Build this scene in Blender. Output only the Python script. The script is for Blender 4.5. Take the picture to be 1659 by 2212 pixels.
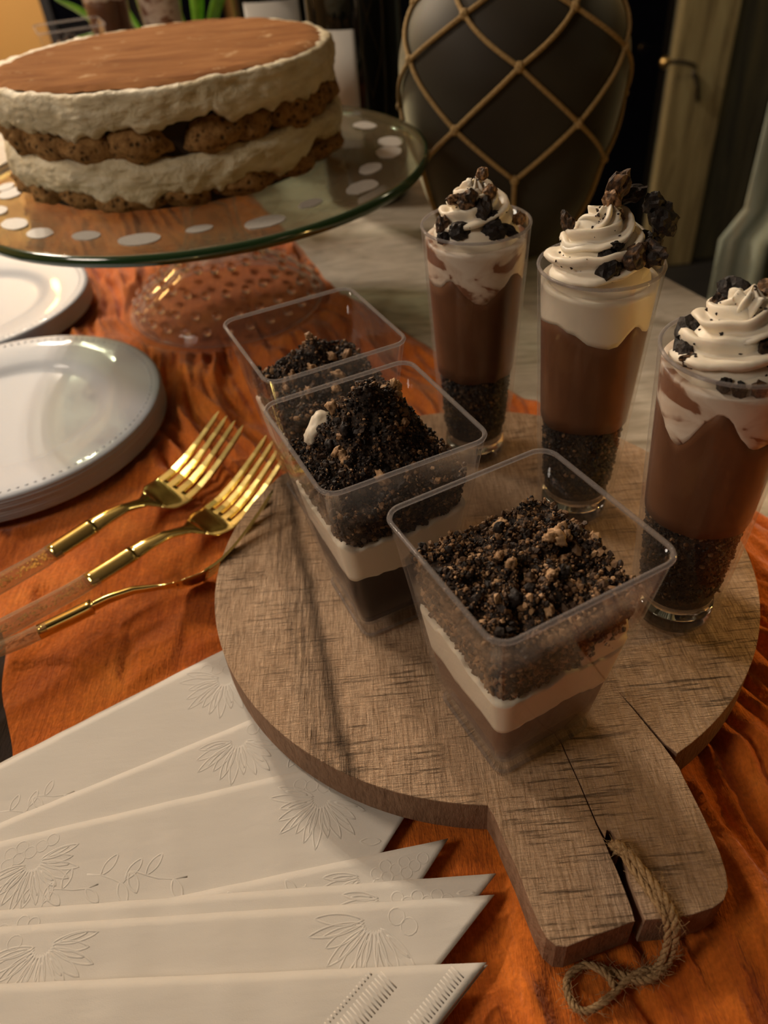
import bpy, bmesh, math, random
import numpy as np
from mathutils import Vector, Matrix, noise, Euler

for o in list(bpy.data.objects):
    bpy.data.objects.remove(o)
SC = bpy.context.scene
COL = SC.collection
PI = math.pi
R_ = math.radians

# ------------------------------------------------------------------ camera
cam_d = bpy.data.cameras.new('camera')
cam = bpy.data.objects.new('camera', cam_d)
COL.objects.link(cam)
cam_d.sensor_fit = 'VERTICAL'
cam_d.sensor_height = 36.0
cam_d.sensor_width = 27.0
cam_d.lens = 26.908
cam_d.clip_start = 0.01
cam_d.clip_end = 50
_r = Vector((0.99533474, -0.0633083, -0.07280672))
_u = Vector((0.09648191, 0.65310637, 0.75109474))
_w = Vector((0.0, 0.75461522, -0.65616756))
M = Matrix.Identity(4)
for i in range(3):
    M[i][0], M[i][1], M[i][2] = _r[i], _u[i], -_w[i]
M.translation = Vector((0, 0, 0.216))
cam.matrix_world = M
cam_d.dof.use_dof = True
cam_d.dof.focus_distance = 0.235
cam_d.dof.aperture_fstop = 12.5
SC.camera = cam

# ------------------------------------------------------------------ world and lights
w = bpy.data.worlds.new('world')
SC.world = w
w.use_nodes = True
w.node_tree.nodes['Background'].inputs[0].default_value = (1.0, 0.72, 0.5, 1)
w.node_tree.nodes['Background'].inputs[1].default_value = 0.02

def area(name, loc, target, size, power, col, shape='DISK'):
    d = bpy.data.lights.new(name, 'AREA')
    d.shape = shape
    d.size = size
    d.energy = power
    d.color = col
    o = bpy.data.objects.new(name, d)
    COL.objects.link(o)
    o.location = loc
    o.rotation_euler = (Vector(target) - Vector(loc)).to_track_quat('-Z', 'Y').to_euler()
    return o

WARM = (1.0, 0.74, 0.47)
area('soft_key', (-0.95, 0.85, 1.05), (0.0, 0.2, 0.0), 0.25, 7.5, (1.0, 0.85, 0.68))  # added soft key from the back left, with no fixture of its own
area('left_fill', (-1.15, -0.25, 0.95), (0.0, 0.35, 0.0), 0.45, 6.5, (1.0, 0.85, 0.70))  # added soft fill from the left; no lamp body stands here
area('wall_fill', (-1.7, 1.75, 0.6), (-1.0, 2.6, 0.0), 0.4, 4.0, (1.0, 0.62, 0.22))  # added only to brighten the tan wall at the back left
area('plank_fill', (1.5, 1.3, 1.3), (1.2, 2.6, -0.3), 0.3, 3.4, (1.0, 0.82, 0.52))  # added only to brighten the pale plank and curtain at the right
SC.view_settings.view_transform = 'Standard'
SC.view_settings.look = 'None'
SC.view_settings.gamma = 1.0
SC.view_settings.use_curve_mapping = False
SC.view_settings.exposure = 0.0
SC.cycles.max_bounces = 12
SC.cycles.transparent_max_bounces = 40
SC.cycles.transmission_bounces = 10
SC.cycles.glossy_bounces = 5
SC.cycles.diffuse_bounces = 4
SC.cycles.sample_clamp_indirect = 4.0
SC.cycles.use_denoising = True
SC.cycles.use_adaptive_sampling = True
SC.cycles.adaptive_threshold = 0.015

# ------------------------------------------------------------------ materials
MATS = {}
def lin(c):
    return tuple((x / 12.92 if x <= 0.04045 else ((x + 0.055) / 1.055) ** 2.4) for x in c)

class NT:
    def __init__(s, name):
        s.m = bpy.data.materials.new(name)
        s.m.use_nodes = True
        s.t = s.m.node_tree
        s.n = s.t.nodes
        s.b = s.n['Principled BSDF']
        s.out = s.n['Material Output']
        MATS[name] = s.m
    def add(s, typ, **kw):
        nd = s.n.new(typ)
        for k, v in kw.items():
            setattr(nd, k, v)
        return nd
    def link(s, a, b):
        s.t.links.new(a, b)
    def coord(s, scale=(1, 1, 1), rot=(0, 0, 0), kind='Object'):
        c = s.add('ShaderNodeTexCoord')
        mp = s.add('ShaderNodeMapping')
        mp.inputs['Scale'].default_value = scale
        mp.inputs['Rotation'].default_value = rot
        s.link(c.outputs[kind], mp.inputs[0])
        return mp.outputs[0]
    def noise(s, vec, scale, detail=4, rough=0.6, dist=0.0):
        n = s.add('ShaderNodeTexNoise')
        n.inputs['Scale'].default_value = scale
        n.inputs['Detail'].default_value = detail
        n.inputs['Roughness'].default_value = rough
        n.inputs['Distortion'].default_value = dist
        s.link(vec, n.inputs['Vector'])
        return n.outputs['Fac']
    def ramp(s, fac, stops):
        r = s.add('ShaderNodeValToRGB')
        el = r.color_ramp.elements
        while len(el) > 2:
            el.remove(el[-1])
        el[0].position, el[0].color = stops[0][0], (*stops[0][1], 1)
        el[1].position, el[1].color = stops[1][0], (*stops[1][1], 1)
        for p, c in stops[2:]:
            e = el.new(p)
            e.color = (*c, 1)
        s.link(fac, r.inputs[0])
        return r.outputs[0]
    def math(s, op, a, b=None):
        m = s.add('ShaderNodeMath', operation=op)
        for i, v in enumerate((a, b)):
            if v is None: continue
            if isinstance(v, (int, float)): m.inputs[i].default_value = v
            else: s.link(v, m.inputs[i])
        return m.outputs[0]
    def mix(s, fac, a, b, typ='MIX'):
        m = s.add('ShaderNodeMix', data_type='RGBA', blend_type=typ)
        for i, v in ((0, fac), (6, a), (7, b)):
            if isinstance(v, (int, float)): m.inputs[i].default_value = v
            elif isinstance(v, tuple): m.inputs[i].default_value = (*v, 1)
            else: s.link(v, m.inputs[i])
        return m.outputs[2]
    def bump(s, h, strength=0.5, dist=0.001, prev=None):
        b = s.add('ShaderNodeBump')
        b.inputs['Strength'].default_value = strength
        b.inputs['Distance'].default_value = dist
        s.link(h, b.inputs['Height'])
        if prev: s.link(prev, b.inputs['Normal'])
        return b.outputs[0]
    def set(s, **kw):
        names = dict(color='Base Color', rough='Roughness', metal='Metallic', spec='Specular IOR Level',
                     sss='Subsurface Weight', sssr='Subsurface Radius', ssss='Subsurface Scale', trans='Transmission Weight', ior='IOR', coat='Coat Weight',
                     coatr='Coat Roughness', normal='Normal', emit='Emission Color', emits='Emission Strength',
                     sheen='Sheen Weight', alpha='Alpha')
        for k, v in kw.items():
            i = s.b.inputs[names[k]]
            if hasattr(v, 'node'): s.link(v, i)
            elif isinstance(v, tuple) and len(v) == 3 and k != 'sssr': i.default_value = (*v, 1)
            else: i.default_value = v
        return s.m

def plain(name, col, rough=0.5, **kw):
    t = NT(name)
    return t.set(color=col, rough=rough, **kw)

def thin_clear(name, tint=(0.97, 0.97, 0.97), haze=0.05, hazecol=(0.8, 0.78, 0.78), ior=1.5, edge=0.35):
    """clear thin plastic or glass: light passes straight on, the surface mirrors at its angle, edges are whitened to paint in a glimmer"""
    t = NT(name)
    tr = t.add('ShaderNodeBsdfTransparent'); tr.inputs[0].default_value = (*tint, 1)
    gl = t.add('ShaderNodeBsdfGlossy'); gl.inputs['Roughness'].default_value = 0.04
    gl.inputs[0].default_value = (1, 1, 1, 1)
    df = t.add('ShaderNodeBsdfTranslucent'); df.inputs[0].default_value = (*hazecol, 1)
    df2 = t.add('ShaderNodeBsdfDiffuse'); df2.inputs[0].default_value = (*hazecol, 1)
    lw = t.add('ShaderNodeLayerWeight'); lw.inputs[0].default_value = 0.5
    f5 = t.math('ADD', t.math('MULTIPLY', t.math('POWER', lw.outputs['Facing'], 5.0), 0.50), 0.013)
    pw = t.math('POWER', lw.outputs['Facing'], 4.0)
    hz = t.math('ADD', t.math('MULTIPLY', pw, edge), haze)  # whitish colour grows towards grazing edges, a painted glimmer
    md = t.add('ShaderNodeMixShader'); md.inputs[0].default_value = 0.5
    t.link(df.outputs[0], md.inputs[1]); t.link(df2.outputs[0], md.inputs[2])
    m1 = t.add('ShaderNodeMixShader'); t.link(hz, m1.inputs[0])
    t.link(tr.outputs[0], m1.inputs[1]); t.link(md.outputs[0], m1.inputs[2])
    m2 = t.add('ShaderNodeMixShader'); t.link(f5, m2.inputs[0])
    t.link(m1.outputs[0], m2.inputs[1]); t.link(gl.outputs[0], m2.inputs[2])
    t.link(m2.outputs[0], t.out.inputs[0])
    return t.m

thin_clear('cup_plastic', haze=0.004, edge=0.08)
thin_clear('rim_plastic', tint=(0.8, 0.8, 0.82), haze=0.22, edge=0.4, hazecol=(0.62, 0.58, 0.56))
thin_clear('tube_plastic', haze=0.004, edge=0.12)
thin_clear('plate_glass', tint=(0.82, 0.90, 0.80), haze=0.26, edge=0.3, hazecol=(0.44, 0.34, 0.22))
thin_clear('stand_glass', tint=(0.93, 0.93, 0.93), haze=0.035, edge=0.8, hazecol=(0.85, 0.80, 0.80))
thin_clear('handle_plastic', tint=(0.90, 0.84, 0.74), haze=0.26, edge=0.8, hazecol=(0.55, 0.42, 0.28))
t = NT('clear_glass'); t.set(color=(1, 1, 1), trans=1.0, ior=1.45, rough=0.02)
t = NT('green_edge'); t.set(color=(0.02, 0.060, 0.02), rough=0.12, spec=0.8, coat=0.6)
t = NT('frosted_dot')
t.set(color=t.ramp(t.noise(t.coord(), 900), [(0.3, (0.42, 0.39, 0.35)), (0.7, (0.58, 0.55, 0.50))]), rough=0.6)

# wood board
def wood(name, c_dark, c_mid, c_light, grain_rot, scale=1.0, bumpd=0.0012, saw=True):
    t = NT(name)
    v = t.coord((10 * scale, 1.2 * scale, 3 * scale), (0, 0, grain_rot))
    g = t.noise(v, 14, 8, 0.65, 0.6)
    v2 = t.coord((90 * scale, 9 * scale, 20), (0, 0, grain_rot))
    fine = t.noise(v2, 12, 5, 0.7, 0.3)
    v3 = t.coord((1, 1, 1))
    blot = t.noise(v3, 22 * scale, 4, 0.6)
    col = t.ramp(g, [(0.22, c_dark), (0.5, c_mid), (0.8, c_light)])
    col = t.mix(0.5, col, t.ramp(fine, [(0.36, c_dark), (0.58, c_light)]))
    col = t.mix(t.ramp(blot, [(0.35, (0, 0, 0)), (0.75, (1, 1, 1))]), col, c_mid)
    h = t.math('ADD', t.math('MULTIPLY', fine, 0.8), g)
    if saw:
        vs = t.coord((8, 190, 8), (0, 0, grain_rot + 0.12))
        s1 = t.noise(vs, 4.2, 4, 0.75, 0.4)
        vm = t.coord((1, 1, 1))
        msk = t.ramp(t.noise(vm, 30, 3), [(0.42, (0, 0, 0)), (0.6, (1, 1, 1))])
        sw = t.ramp(s1, [(0.33, (0, 0, 0)), (0.44, (1, 1, 1))])
        col = t.mix(t.math('MULTIPLY', msk, 0.62), col, t.mix(1.0, col, sw, 'MULTIPLY'))
        vf = t.coord((40, 420, 40), (0, 0, grain_rot + 0.1))
        hatch = t.noise(vf, 5.0, 3, 0.6)
        col = t.mix(0.28, col, t.mix(1.0, col, t.ramp(hatch, [(0.36, (0.35, 0.33, 0.3)), (0.56, (1.25, 1.25, 1.25))]), 'MULTIPLY'))
        h = t.math('ADD', h, t.math('MULTIPLY', t.math('MULTIPLY', sw, msk), 1.2))
        h = t.math('ADD', h, t.math('MULTIPLY', hatch, 0.6))
    if saw:
        # fibrous weathered strip running past the left of the cups, and a split along its edge
        tc = t.add('ShaderNodeTexCoord')
        sx = t.add('ShaderNodeSeparateXYZ'); t.link(tc.outputs['Object'], sx.inputs[0])
        wob_ = t.math('MULTIPLY', t.math('SUBTRACT', t.noise(t.coord((1, 1, 1)), 35, 3), 0.5), 0.007)
        line = t.math('ADD', t.math('ADD', sx.outputs[0], t.math('MULTIPLY', sx.outputs[1], 0.165)), wob_)
        dd = t.math('ABSOLUTE', t.math('SUBTRACT', line, -0.0035))
        strip_ = t.ramp(dd, [(0.004, (1, 1, 1)), (0.0085, (0, 0, 0))])
        fibre = t.noise(t.coord((700, 45, 30), (0, 0, 0.16)), 1.0, 5, 0.7, 0.5)
        fr_ = t.ramp(fibre, [(0.36, (0.12, 0.10, 0.10)), (0.50, (0.8, 0.8, 0.8)), (0.68, (1.3, 1.3, 1.3))])
        col = t.mix(t.math('MULTIPLY', strip_, 0.5), col, t.mix(1.0, col, fr_, 'MULTIPLY'))
        d2_ = t.math('ABSOLUTE', t.math('SUBTRACT', line, 0.0022))
        split = t.ramp(d2_, [(0.0002, (0.1, 0.08, 0.06)), (0.0007, (1, 1, 1))])
        col = t.mix(0.75, col, t.mix(1.0, col, split, 'MULTIPLY'))
        h = t.math('ADD', h, t.math('MULTIPLY', t.math('MULTIPLY', fibre, strip_), 2.5))
    t.set(color=col, rough=0.72, spec=0.25, normal=t.bump(h, 0.95, bumpd))
    return t.m
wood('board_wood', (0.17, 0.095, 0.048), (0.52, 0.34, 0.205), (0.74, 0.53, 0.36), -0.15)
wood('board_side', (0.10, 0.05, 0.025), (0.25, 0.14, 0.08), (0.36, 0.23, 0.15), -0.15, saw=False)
plain('burnt_wood', (0.035, 0.022, 0.02), 0.7)

# table
t = NT('table_wood')
v = t.coord((2.2, 7, 1), (0, 0, R_(8)))
a = t.noise(v, 7, 7, 0.6, 1.6)
b = t.noise(t.coord((14, 90, 1), (0, 0, R_(8))), 5, 4, 0.7)
c = t.ramp(a, [(0.28, (0.24, 0.20, 0.145)), (0.42, (0.43, 0.37, 0.29)), (0.62, (0.58, 0.51, 0.42)), (0.8, (0.66, 0.59, 0.50))])
c = t.mix(0.35, c, t.mix(1.0, c, t.ramp(b, [(0.3, (0.55, 0.55, 0.5)), (0.6, (1.1, 1.1, 1.1))]), 'MULTIPLY'))
t.set(color=c, rough=0.6, spec=0.3, normal=t.bump(a, 0.3, 0.002))
wood('dark_plank', (0.012, 0.007, 0.005), (0.03, 0.018, 0.012), (0.05, 0.03, 0.02), 0.3, saw=False)

# cloth
t = NT('runner_cloth')
wv = t.coord((900, 900, 900))
n1 = t.noise(t.coord((1, 1, 1)), 28, 5, 0.6)
n2 = t.noise(t.coord((1, 1, 1)), 700, 2, 0.5)
n3 = t.noise(t.coord((150, 22, 30), (0, 0, R_(-22))), 3, 4, 0.7, 0.6)
c = t.ramp(n1, [(0.3, (0.46, 0.10, 0.012)), (0.55, (0.62, 0.16, 0.018)), (0.8, (0.74, 0.24, 0.035))])
c = t.mix(0.30, c, t.mix(1.0, c, t.ramp(n3, [(0.3, (0.4, 0.3, 0.3)), (0.62, (1.25, 1.25, 1.25))]), 'MULTIPLY'))
c = t.mix(0.35, c, t.mix(1.0, c, t.ramp(n2, [(0.3, (0.5, 0.5, 0.5)), (0.7, (1.3, 1.3, 1.3))]), 'MULTIPLY'))
hh = t.math('ADD', n2, t.math('MULTIPLY', n3, 2.5))
t.set(color=c, rough=0.9, spec=0.1, sheen=0.25, normal=t.bump(hh, 0.5, 0.0009))

t = NT('napkin_paper')
n1 = t.noise(t.coord((1, 1, 1)), 2600, 2, 0.5)
n2 = t.noise(t.coord((1, 3, 1)), 40, 3, 0.5)
t.set(color=(0.60, 0.56, 0.50), rough=0.85, spec=0.15, normal=t.bump(n2, 0.25, 0.002, t.bump(n1, 0.25, 0.0002)))

# food
def attr_col(t, name='tone'):
    a = t.add('ShaderNodeAttribute'); a.attribute_name = name
    return a.outputs['Fac']
t = NT('crumb')
tone = attr_col(t)
c = t.ramp(tone, [(0.0, (0.008, 0.006, 0.005)), (0.45, (0.022, 0.013, 0.009)), (0.62, (0.085, 0.045, 0.022)), (0.8, (0.25, 0.135, 0.06)), (1.0, (0.47, 0.29, 0.15))])
nz = t.noise(t.coord((1, 1, 1)), 900, 3)
c = t.mix(0.5, c, t.mix(1.0, c, t.ramp(nz, [(0.3, (0.45, 0.45, 0.45)), (0.7, (1.5, 1.5, 1.5))]), 'MULTIPLY'))
t.set(color=c, rough=0.65, spec=0.35, normal=t.bump(nz, 0.5, 0.0006))
t = NT('crumb_core')
nz = t.noise(t.coord((1, 1, 1)), 700, 5, 0.75)
t.set(color=t.ramp(nz, [(0.38, (0.010, 0.006, 0.004)), (0.52, (0.03, 0.016, 0.008)), (0.6, (0.11, 0.06, 0.03)), (0.72, (0.24, 0.15, 0.08))]), rough=0.8, normal=t.bump(nz, 0.8, 0.001))
t = NT('pudding')
nz = t.noise(t.coord((1, 1, 0.4)), 60, 3)
t.set(color=t.ramp(nz, [(0.3, (0.115, 0.046, 0.020)), (0.7, (0.17, 0.072, 0.031))]), rough=0.5, spec=0.2)
t = NT('dark_pudding')
t.set(color=(0.026, 0.011, 0.007), rough=0.4, spec=0.2)
t = NT('cream')
nz = t.noise(t.coord((1, 1, 1)), 160, 4)
t.set(color=(0.78, 0.70, 0.56), rough=0.45, spec=0.3, sss=0.25, sssr=(1.0, 0.7, 0.4), ssss=0.002, normal=t.bump(nz, 0.15, 0.0008))
t = NT('cream_mixed')
nz = t.noise(t.coord((1, 1, 1.6)), 75, 3, 0.5, 0.8)
t.set(color=t.ramp(nz, [(0.40, (0.76, 0.66, 0.54)), (0.54, (0.66, 0.52, 0.40)), (0.60, (0.26, 0.11, 0.055))]), rough=0.4)
t = NT('cake_cream')
nz = t.noise(t.coord((1, 1, 1.5)), 95, 6, 0.62, 0.8)
n2 = t.noise(t.coord((1, 1, 4)), 45, 4, 0.6)
t.set(color=t.ramp(n2, [(0.3, (0.54, 0.44, 0.26)), (0.5, (0.68, 0.59, 0.40)), (0.7, (0.76, 0.69, 0.52))]), rough=0.55, spec=0.25, normal=t.bump(nz, 0.9, 0.0030))
t = NT('cocoa')
nz = t.noise(t.coord((1, 1, 1), (0, 0, 0.3)), 60, 6, 0.7)
n2 = t.noise(t.coord((0.6, 2.2, 1), (0, 0, R_(-10))), 30, 4, 0.6, 0.6)
c = t.ramp(n2, [(0.3, (0.20, 0.078, 0.024)), (0.55, (0.32, 0.14, 0.048)), (0.8, (0.39, 0.19, 0.08))])
c = t.mix(t.ramp(nz, [(0.60, (0, 0, 0)), (0.72, (1, 1, 1))]), c, (0.56, 0.36, 0.19))
t.set(color=c, rough=0.95, spec=0.05, normal=t.bump(nz, 0.4, 0.001))
t = NT('sponge')
nz = t.noise(t.coord((1, 1, 1)), 240, 5, 0.65)
v = t.add('ShaderNodeTexVoronoi'); v.inputs['Scale'].default_value = 230
t.link(t.coord((1, 1, 1)), v.inputs['Vector'])
hole = t.ramp(v.outputs['Distance'], [(0.14, (0, 0, 0)), (0.36, (1, 1, 1))])
c = t.ramp(nz, [(0.3, (0.13, 0.060, 0.018)), (0.52, (0.29, 0.155, 0.055)), (0.75, (0.42, 0.25, 0.10))])
c = t.mix(0.75, c, t.mix(1.0, c, hole, 'MULTIPLY'))
t.set(color=c, rough=0.85, spec=0.15, normal=t.bump(t.math('ADD', nz, hole), 0.7, 0.0015))
plain('cake_gap', (0.03, 0.016, 0.008), 0.9)

t = NT('white_plate'); t.set(color=(0.47, 0.50, 0.55), rough=0.5, spec=0.3, coat=0.16, coatr=0.05)
t = NT('gold'); t.set(color=(0.70, 0.56, 0.21), metal=1.0, rough=0.13)
t = NT('twine')
nz = t.noise(t.coord((1, 1, 1)), 1500, 3)
t.set(color=t.ramp(nz, [(0.3, (0.26, 0.15, 0.06)), (0.7, (0.50, 0.33, 0.16))]), rough=0.9)
t = NT('net_rope')
nz = t.noise(t.coord((1, 1, 1)), 900, 3)
t.set(color=t.ramp(nz, [(0.3, (0.20, 0.12, 0.04)), (0.7, (0.42, 0.28, 0.11))]), rough=0.9, normal=t.bump(nz, 0.6, 0.001))
t = NT('vase_glass')
nz = t.noise(t.coord((1, 1, 1)), 8, 3)
lw = t.add('ShaderNodeLayerWeight'); lw.inputs[0].default_value = 0.35
t.set(color=t.ramp(nz, [(0.3, (0.022, 0.017, 0.012)), (0.7, (0.040, 0.034, 0.025))]), rough=0.6, spec=0.15, sheen=1.0)
t.b.inputs['Sheen Roughness'].default_value = 0.38
t.b.inputs['Sheen Tint'].default_value = (0.75, 0.72, 0.50, 1)  # olive sheen stands in for light coming through the vase's sides
t = NT('bottle_glass'); t.set(color=(0.004, 0.005, 0.004), rough=0.06, spec=0.5)
t = NT('paper_label'); t.set(color=(0.50, 0.47, 0.42), rough=0.8)
t = NT('leaf')
nz = t.noise(t.coord((1, 1, 1)), 60, 3)
t.set(color=t.ramp(nz, [(0.3, (0.08, 0.26, 0.01)), (0.7, (0.22, 0.52, 0.03))]), rough=0.4)
plain('wall_tan', (0.55, 0.30, 0.09), 0.9)
plain('wall_dark', (0.012, 0.012, 0.016), 0.7)
plain('ceiling_paint', (0.35, 0.3, 0.24), 0.9)
t = NT('floor_dark')
t.set(color=t.ramp(t.noise(t.coord((1, 8, 1)), 3, 4), [(0.3, (0.008, 0.007, 0.006)), (0.7, (0.018, 0.015, 0.012))]), rough=0.6)
t = NT('window_glass'); t.set(color=(0.002, 0.0022, 0.004), rough=0.08, spec=0.3)
t = NT('barn_wood')
g = t.noise(t.coord((14, 14, 1.2)), 2.2, 7, 0.65, 0.8)
g2 = t.noise(t.coord((1, 1, 1)), 3.5, 4)
c = t.ramp(g, [(0.3, (0.10, 0.07, 0.028)), (0.5, (0.22, 0.165, 0.07)), (0.7, (0.33, 0.27, 0.13))])
t.set(color=c, rough=0.85, normal=t.bump(g, 0.4, 0.01))
t = NT('dark_barn_wood')
g = t.noise(t.coord((14, 14, 1.2)), 2.2, 7, 0.65, 0.8)
t.set(color=t.ramp(g, [(0.3, (0.03, 0.028, 0.02)), (0.55, (0.075, 0.065, 0.035)), (0.75, (0.12, 0.10, 0.045))]), rough=0.85)
t = NT('sage_cloth')
g = t.noise(t.coord((9, 9, 0.8)), 3, 4, 0.5)
t.set(color=t.ramp(g, [(0.3, (0.26, 0.27, 0.18)), (0.55, (0.40, 0.44, 0.35)), (0.75, (0.56, 0.50, 0.33))]), rough=0.9)
plain('metal_dark', (0.10, 0.08, 0.06), 0.35, metal=0.8)
plain('wax', (0.70, 0.55, 0.30), 0.4, sss=0.3)
plain('brass', (0.5, 0.33, 0.12), 0.3, metal=1.0)
t = NT('flame'); t.set(color=(0, 0, 0), emit=(1.0, 0.62, 0.12), emits=55.0)
t = NT('flame_dim'); t.set(color=(0, 0, 0), emit=(1.0, 0.50, 0.04), emits=3.5)
t = NT('lamp_bulb'); t.set(color=(0, 0, 0), emit=(1.0, 0.86, 0.68), emits=5000.0)

# ------------------------------------------------------------------ helpers
def mesh(name, verts, faces, mat, parent=None, smooth=True, attr=None):
    me = bpy.data.meshes.new(name)
    me.from_pydata([tuple(v) for v in verts], [], [tuple(f) for f in faces])
    if isinstance(mat, (list, tuple)):
        for m in mat: me.materials.append(MATS[m])
    else:
        me.materials.append(MATS[mat])
    if smooth:
        me.shade_smooth()
    if attr is not None:
        a = me.attributes.new('tone', 'FLOAT', 'POINT')
        a.data.foreach_set('value', np.asarray(attr, dtype=np.float32))
    me.update()
    o = bpy.data.objects.new(name, me)
    COL.objects.link(o)
    if parent: o.parent = parent
    return o

def tag(o, label=None, cat=None, group=None, kind=None):
    if label: o['label'] = label
    if cat: o['category'] = cat
    if group: o['group'] = group
    if kind: o['kind'] = kind
    return o

def thing(name, label, cat, loc=(0, 0, 0), rot=(0, 0, 0), group=None):
    o = bpy.data.objects.new(name, None)
    o.empty_display_size = 0.02
    COL.objects.link(o)
    o.location = loc
    o.rotation_euler = rot
    return tag(o, label, cat, group)

class MB:
    def __init__(s):
        s.v, s.f, s.tone = [], [], []
    def add(s, v, f, tone=0.0):
        b = len(s.v)
        s.v.extend([tuple(p) for p in v])
        s.f.extend([tuple(i + b for i in q) for q in f])
        s.tone.extend([tone] * len(v))
    def build(s, name, mat, parent=None, smooth=True, tone=False):
        return mesh(name, s.v, s.f, mat, parent, smooth, s.tone if tone else None)

def rings(rs, close_bottom=True, close_top=True, wrap=False):
    """rs: list of rings (same count) -> verts, faces"""
    n = len(rs[0])
    v = [p for r in rs for p in r]
    f = []
    m = len(rs)
    for i in range(m if wrap else m - 1):
        for j in range(n):
            a, b = i * n + j, i * n + (j + 1) % n
            c, d = ((i + 1) % m) * n + (j + 1) % n, ((i + 1) % m) * n + j
            f.append((a, b, c, d))
    if not wrap:
        if close_bottom: f.append(tuple(range(n))[::-1])
        if close_top: f.append(tuple((m - 1) * n + j for j in range(n)))
    return v, f

def lathe(profile, seg=48, cb=False, ct=False):
    return rings([[(r * math.cos(2 * PI * k / seg), r * math.sin(2 * PI * k / seg), z) for k in range(seg)] for r, z in profile], cb, ct)

def rsq(half, rc, z, n=6):
    """rounded square ring"""
    out = []
    for q, (sx, sy) in enumerate(((1, 1), (-1, 1), (-1, -1), (1, -1))):
        for k in range(n + 1):
            a = q * PI / 2 + (PI / 2) * k / n
            out.append((sx * (half - rc) + rc * math.cos(a), sy * (half - rc) + rc * math.sin(a), z))
    return out

def dense(ring, m):
    """resample the ring's straight parts"""
    out = []
    n = len(ring)
    for i in range(n):
        a, b = Vector(ring[i]), Vector(ring[(i + 1) % n])
        k = max(1, int(round((b - a).length / m)))
        for j in range(k):
            out.append(tuple(a.lerp(b, j / k)))
    return out

def tube(pts, rad, seg=8, closed=False, flat=1.0, caps=True, lobes=None):
    pts = [Vector(p) for p in pts]
    n = len(pts)
    if not hasattr(rad, '__len__'): rad = [rad] * n
    up = Vector((0, 0, 1))
    prev = None
    out = []
    for i in range(n):
        if closed:
            t = pts[(i + 1) % n] - pts[i - 1]
        else:
            t = pts[min(i + 1, n - 1)] - pts[max(i - 1, 0)]
        t.normalize()
        if prev is None:
            a = up if abs(t.z) < 0.9 else Vector((1, 0, 0))
            x = t.cross(a).normalized()
        else:
            x = (prev - t * prev.dot(t)).normalized()
        prev = x
        y = t.cross(x)
        ring = []
        for k in range(seg):
            a = 2 * PI * k / seg
            r = rad[i]
            if lobes:
                r *= 1 + lobes[1] * math.cos(lobes[0] * a + lobes[2] * i)
            ring.append(pts[i] + x * (r * math.cos(a)) + y * (r * flat * math.sin(a)))
        out.append(ring)
    return rings(out, caps, caps, wrap=closed)

def spline(pts, n=8):
    pts = [Vector(p) for p in pts]
    P = [pts[0] * 2 - pts[1]] + pts + [pts[-1] * 2 - pts[-2]]
    out = []
    for i in range(1, len(P) - 2):
        for k in range(n):
            t = k / n
            a, b, c, d = P[i - 1], P[i], P[i + 1], P[i + 2]
            out.append(0.5 * ((2 * b) + (c - a) * t + (2 * a - 5 * b + 4 * c - d) * t * t + (3 * b - a - 3 * c + d) * t ** 3))
    out.append(pts[-1])
    return out

_bm = bmesh.new(); bmesh.ops.create_icosphere(_bm, subdivisions=1, radius=1.0)
ICO = (np.array([v.co[:] for v in _bm.verts]), [tuple(v.index for v in f.verts) for f in _bm.faces]); _bm.free()
_bm = bmesh.new(); bmesh.ops.create_icosphere(_bm, subdivisions=3, radius=1.0)
ICO3 = (np.array([v.co[:] for v in _bm.verts]), [tuple(v.index for v in f.verts) for f in _bm.faces]); _bm.free()

def crumbs(name, P, size, tone, seed, parent, mat='crumb'):
    rs = np.random.RandomState(seed)
    P = np.asarray(P); N = len(P)
    nv = len(ICO[0])
    V = np.repeat(ICO[0][None], N, 0)
    V = V * (1 + rs.uniform(-0.42, 0.35, (N, nv, 1)))
    V = V * rs.uniform(0.6, 1.25, (N, 1, 3))
    th = rs.uniform(0, 2 * PI, N); ph = rs.uniform(0, 2 * PI, N)
    c, s = np.cos(th), np.sin(th)
    Rz = np.zeros((N, 3, 3)); Rz[:, 0, 0] = c; Rz[:, 0, 1] = -s; Rz[:, 1, 0] = s; Rz[:, 1, 1] = c; Rz[:, 2, 2] = 1
    c, s = np.cos(ph), np.sin(ph)
    Rx = np.zeros((N, 3, 3)); Rx[:, 0, 0] = 1; Rx[:, 1, 1] = c; Rx[:, 1, 2] = -s; Rx[:, 2, 1] = s; Rx[:, 2, 2] = c
    V = np.einsum('nij,nkj->nki', Rz @ Rx, V) * np.asarray(size)[:, None, None] + P[:, None]
    F = (np.array(ICO[1])[None] + (np.arange(N) * nv)[:, None, None]).reshape(-1, 3)
    T = np.repeat(np.asarray(tone), nv) + rs.uniform(-0.05, 0.05, N * nv)
    o = mesh(name, V.reshape(-1, 3), F, mat, parent, smooth=False, attr=T)
    o['kind'] = 'stuff'
    return o

def lump(rad, seed, amp=0.35, freq=1.3, squash=(1, 1, 1), ico=ICO3, grit=0.0):
    off = Vector((seed * 3.17, seed * 1.31, -seed * 2.3))
    out = []
    for p in ico[0]:
        p = Vector(p)
        d = 1 + amp * noise.noise(p * freq + off) + amp * 0.55 * noise.noise(p * freq * 2.7 + off) + amp * 0.3 * noise.noise(p * freq * 6 + off) + grit * noise.noise(p * 9.0 + off)
        out.append((p.x * d * rad * squash[0], p.y * d * rad * squash[1], p.z * d * rad * squash[2]))
    return out, ico[1]

def a_diff(a, deg):
    return (math.degrees(a) - deg + 180) % 360 - 180

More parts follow.
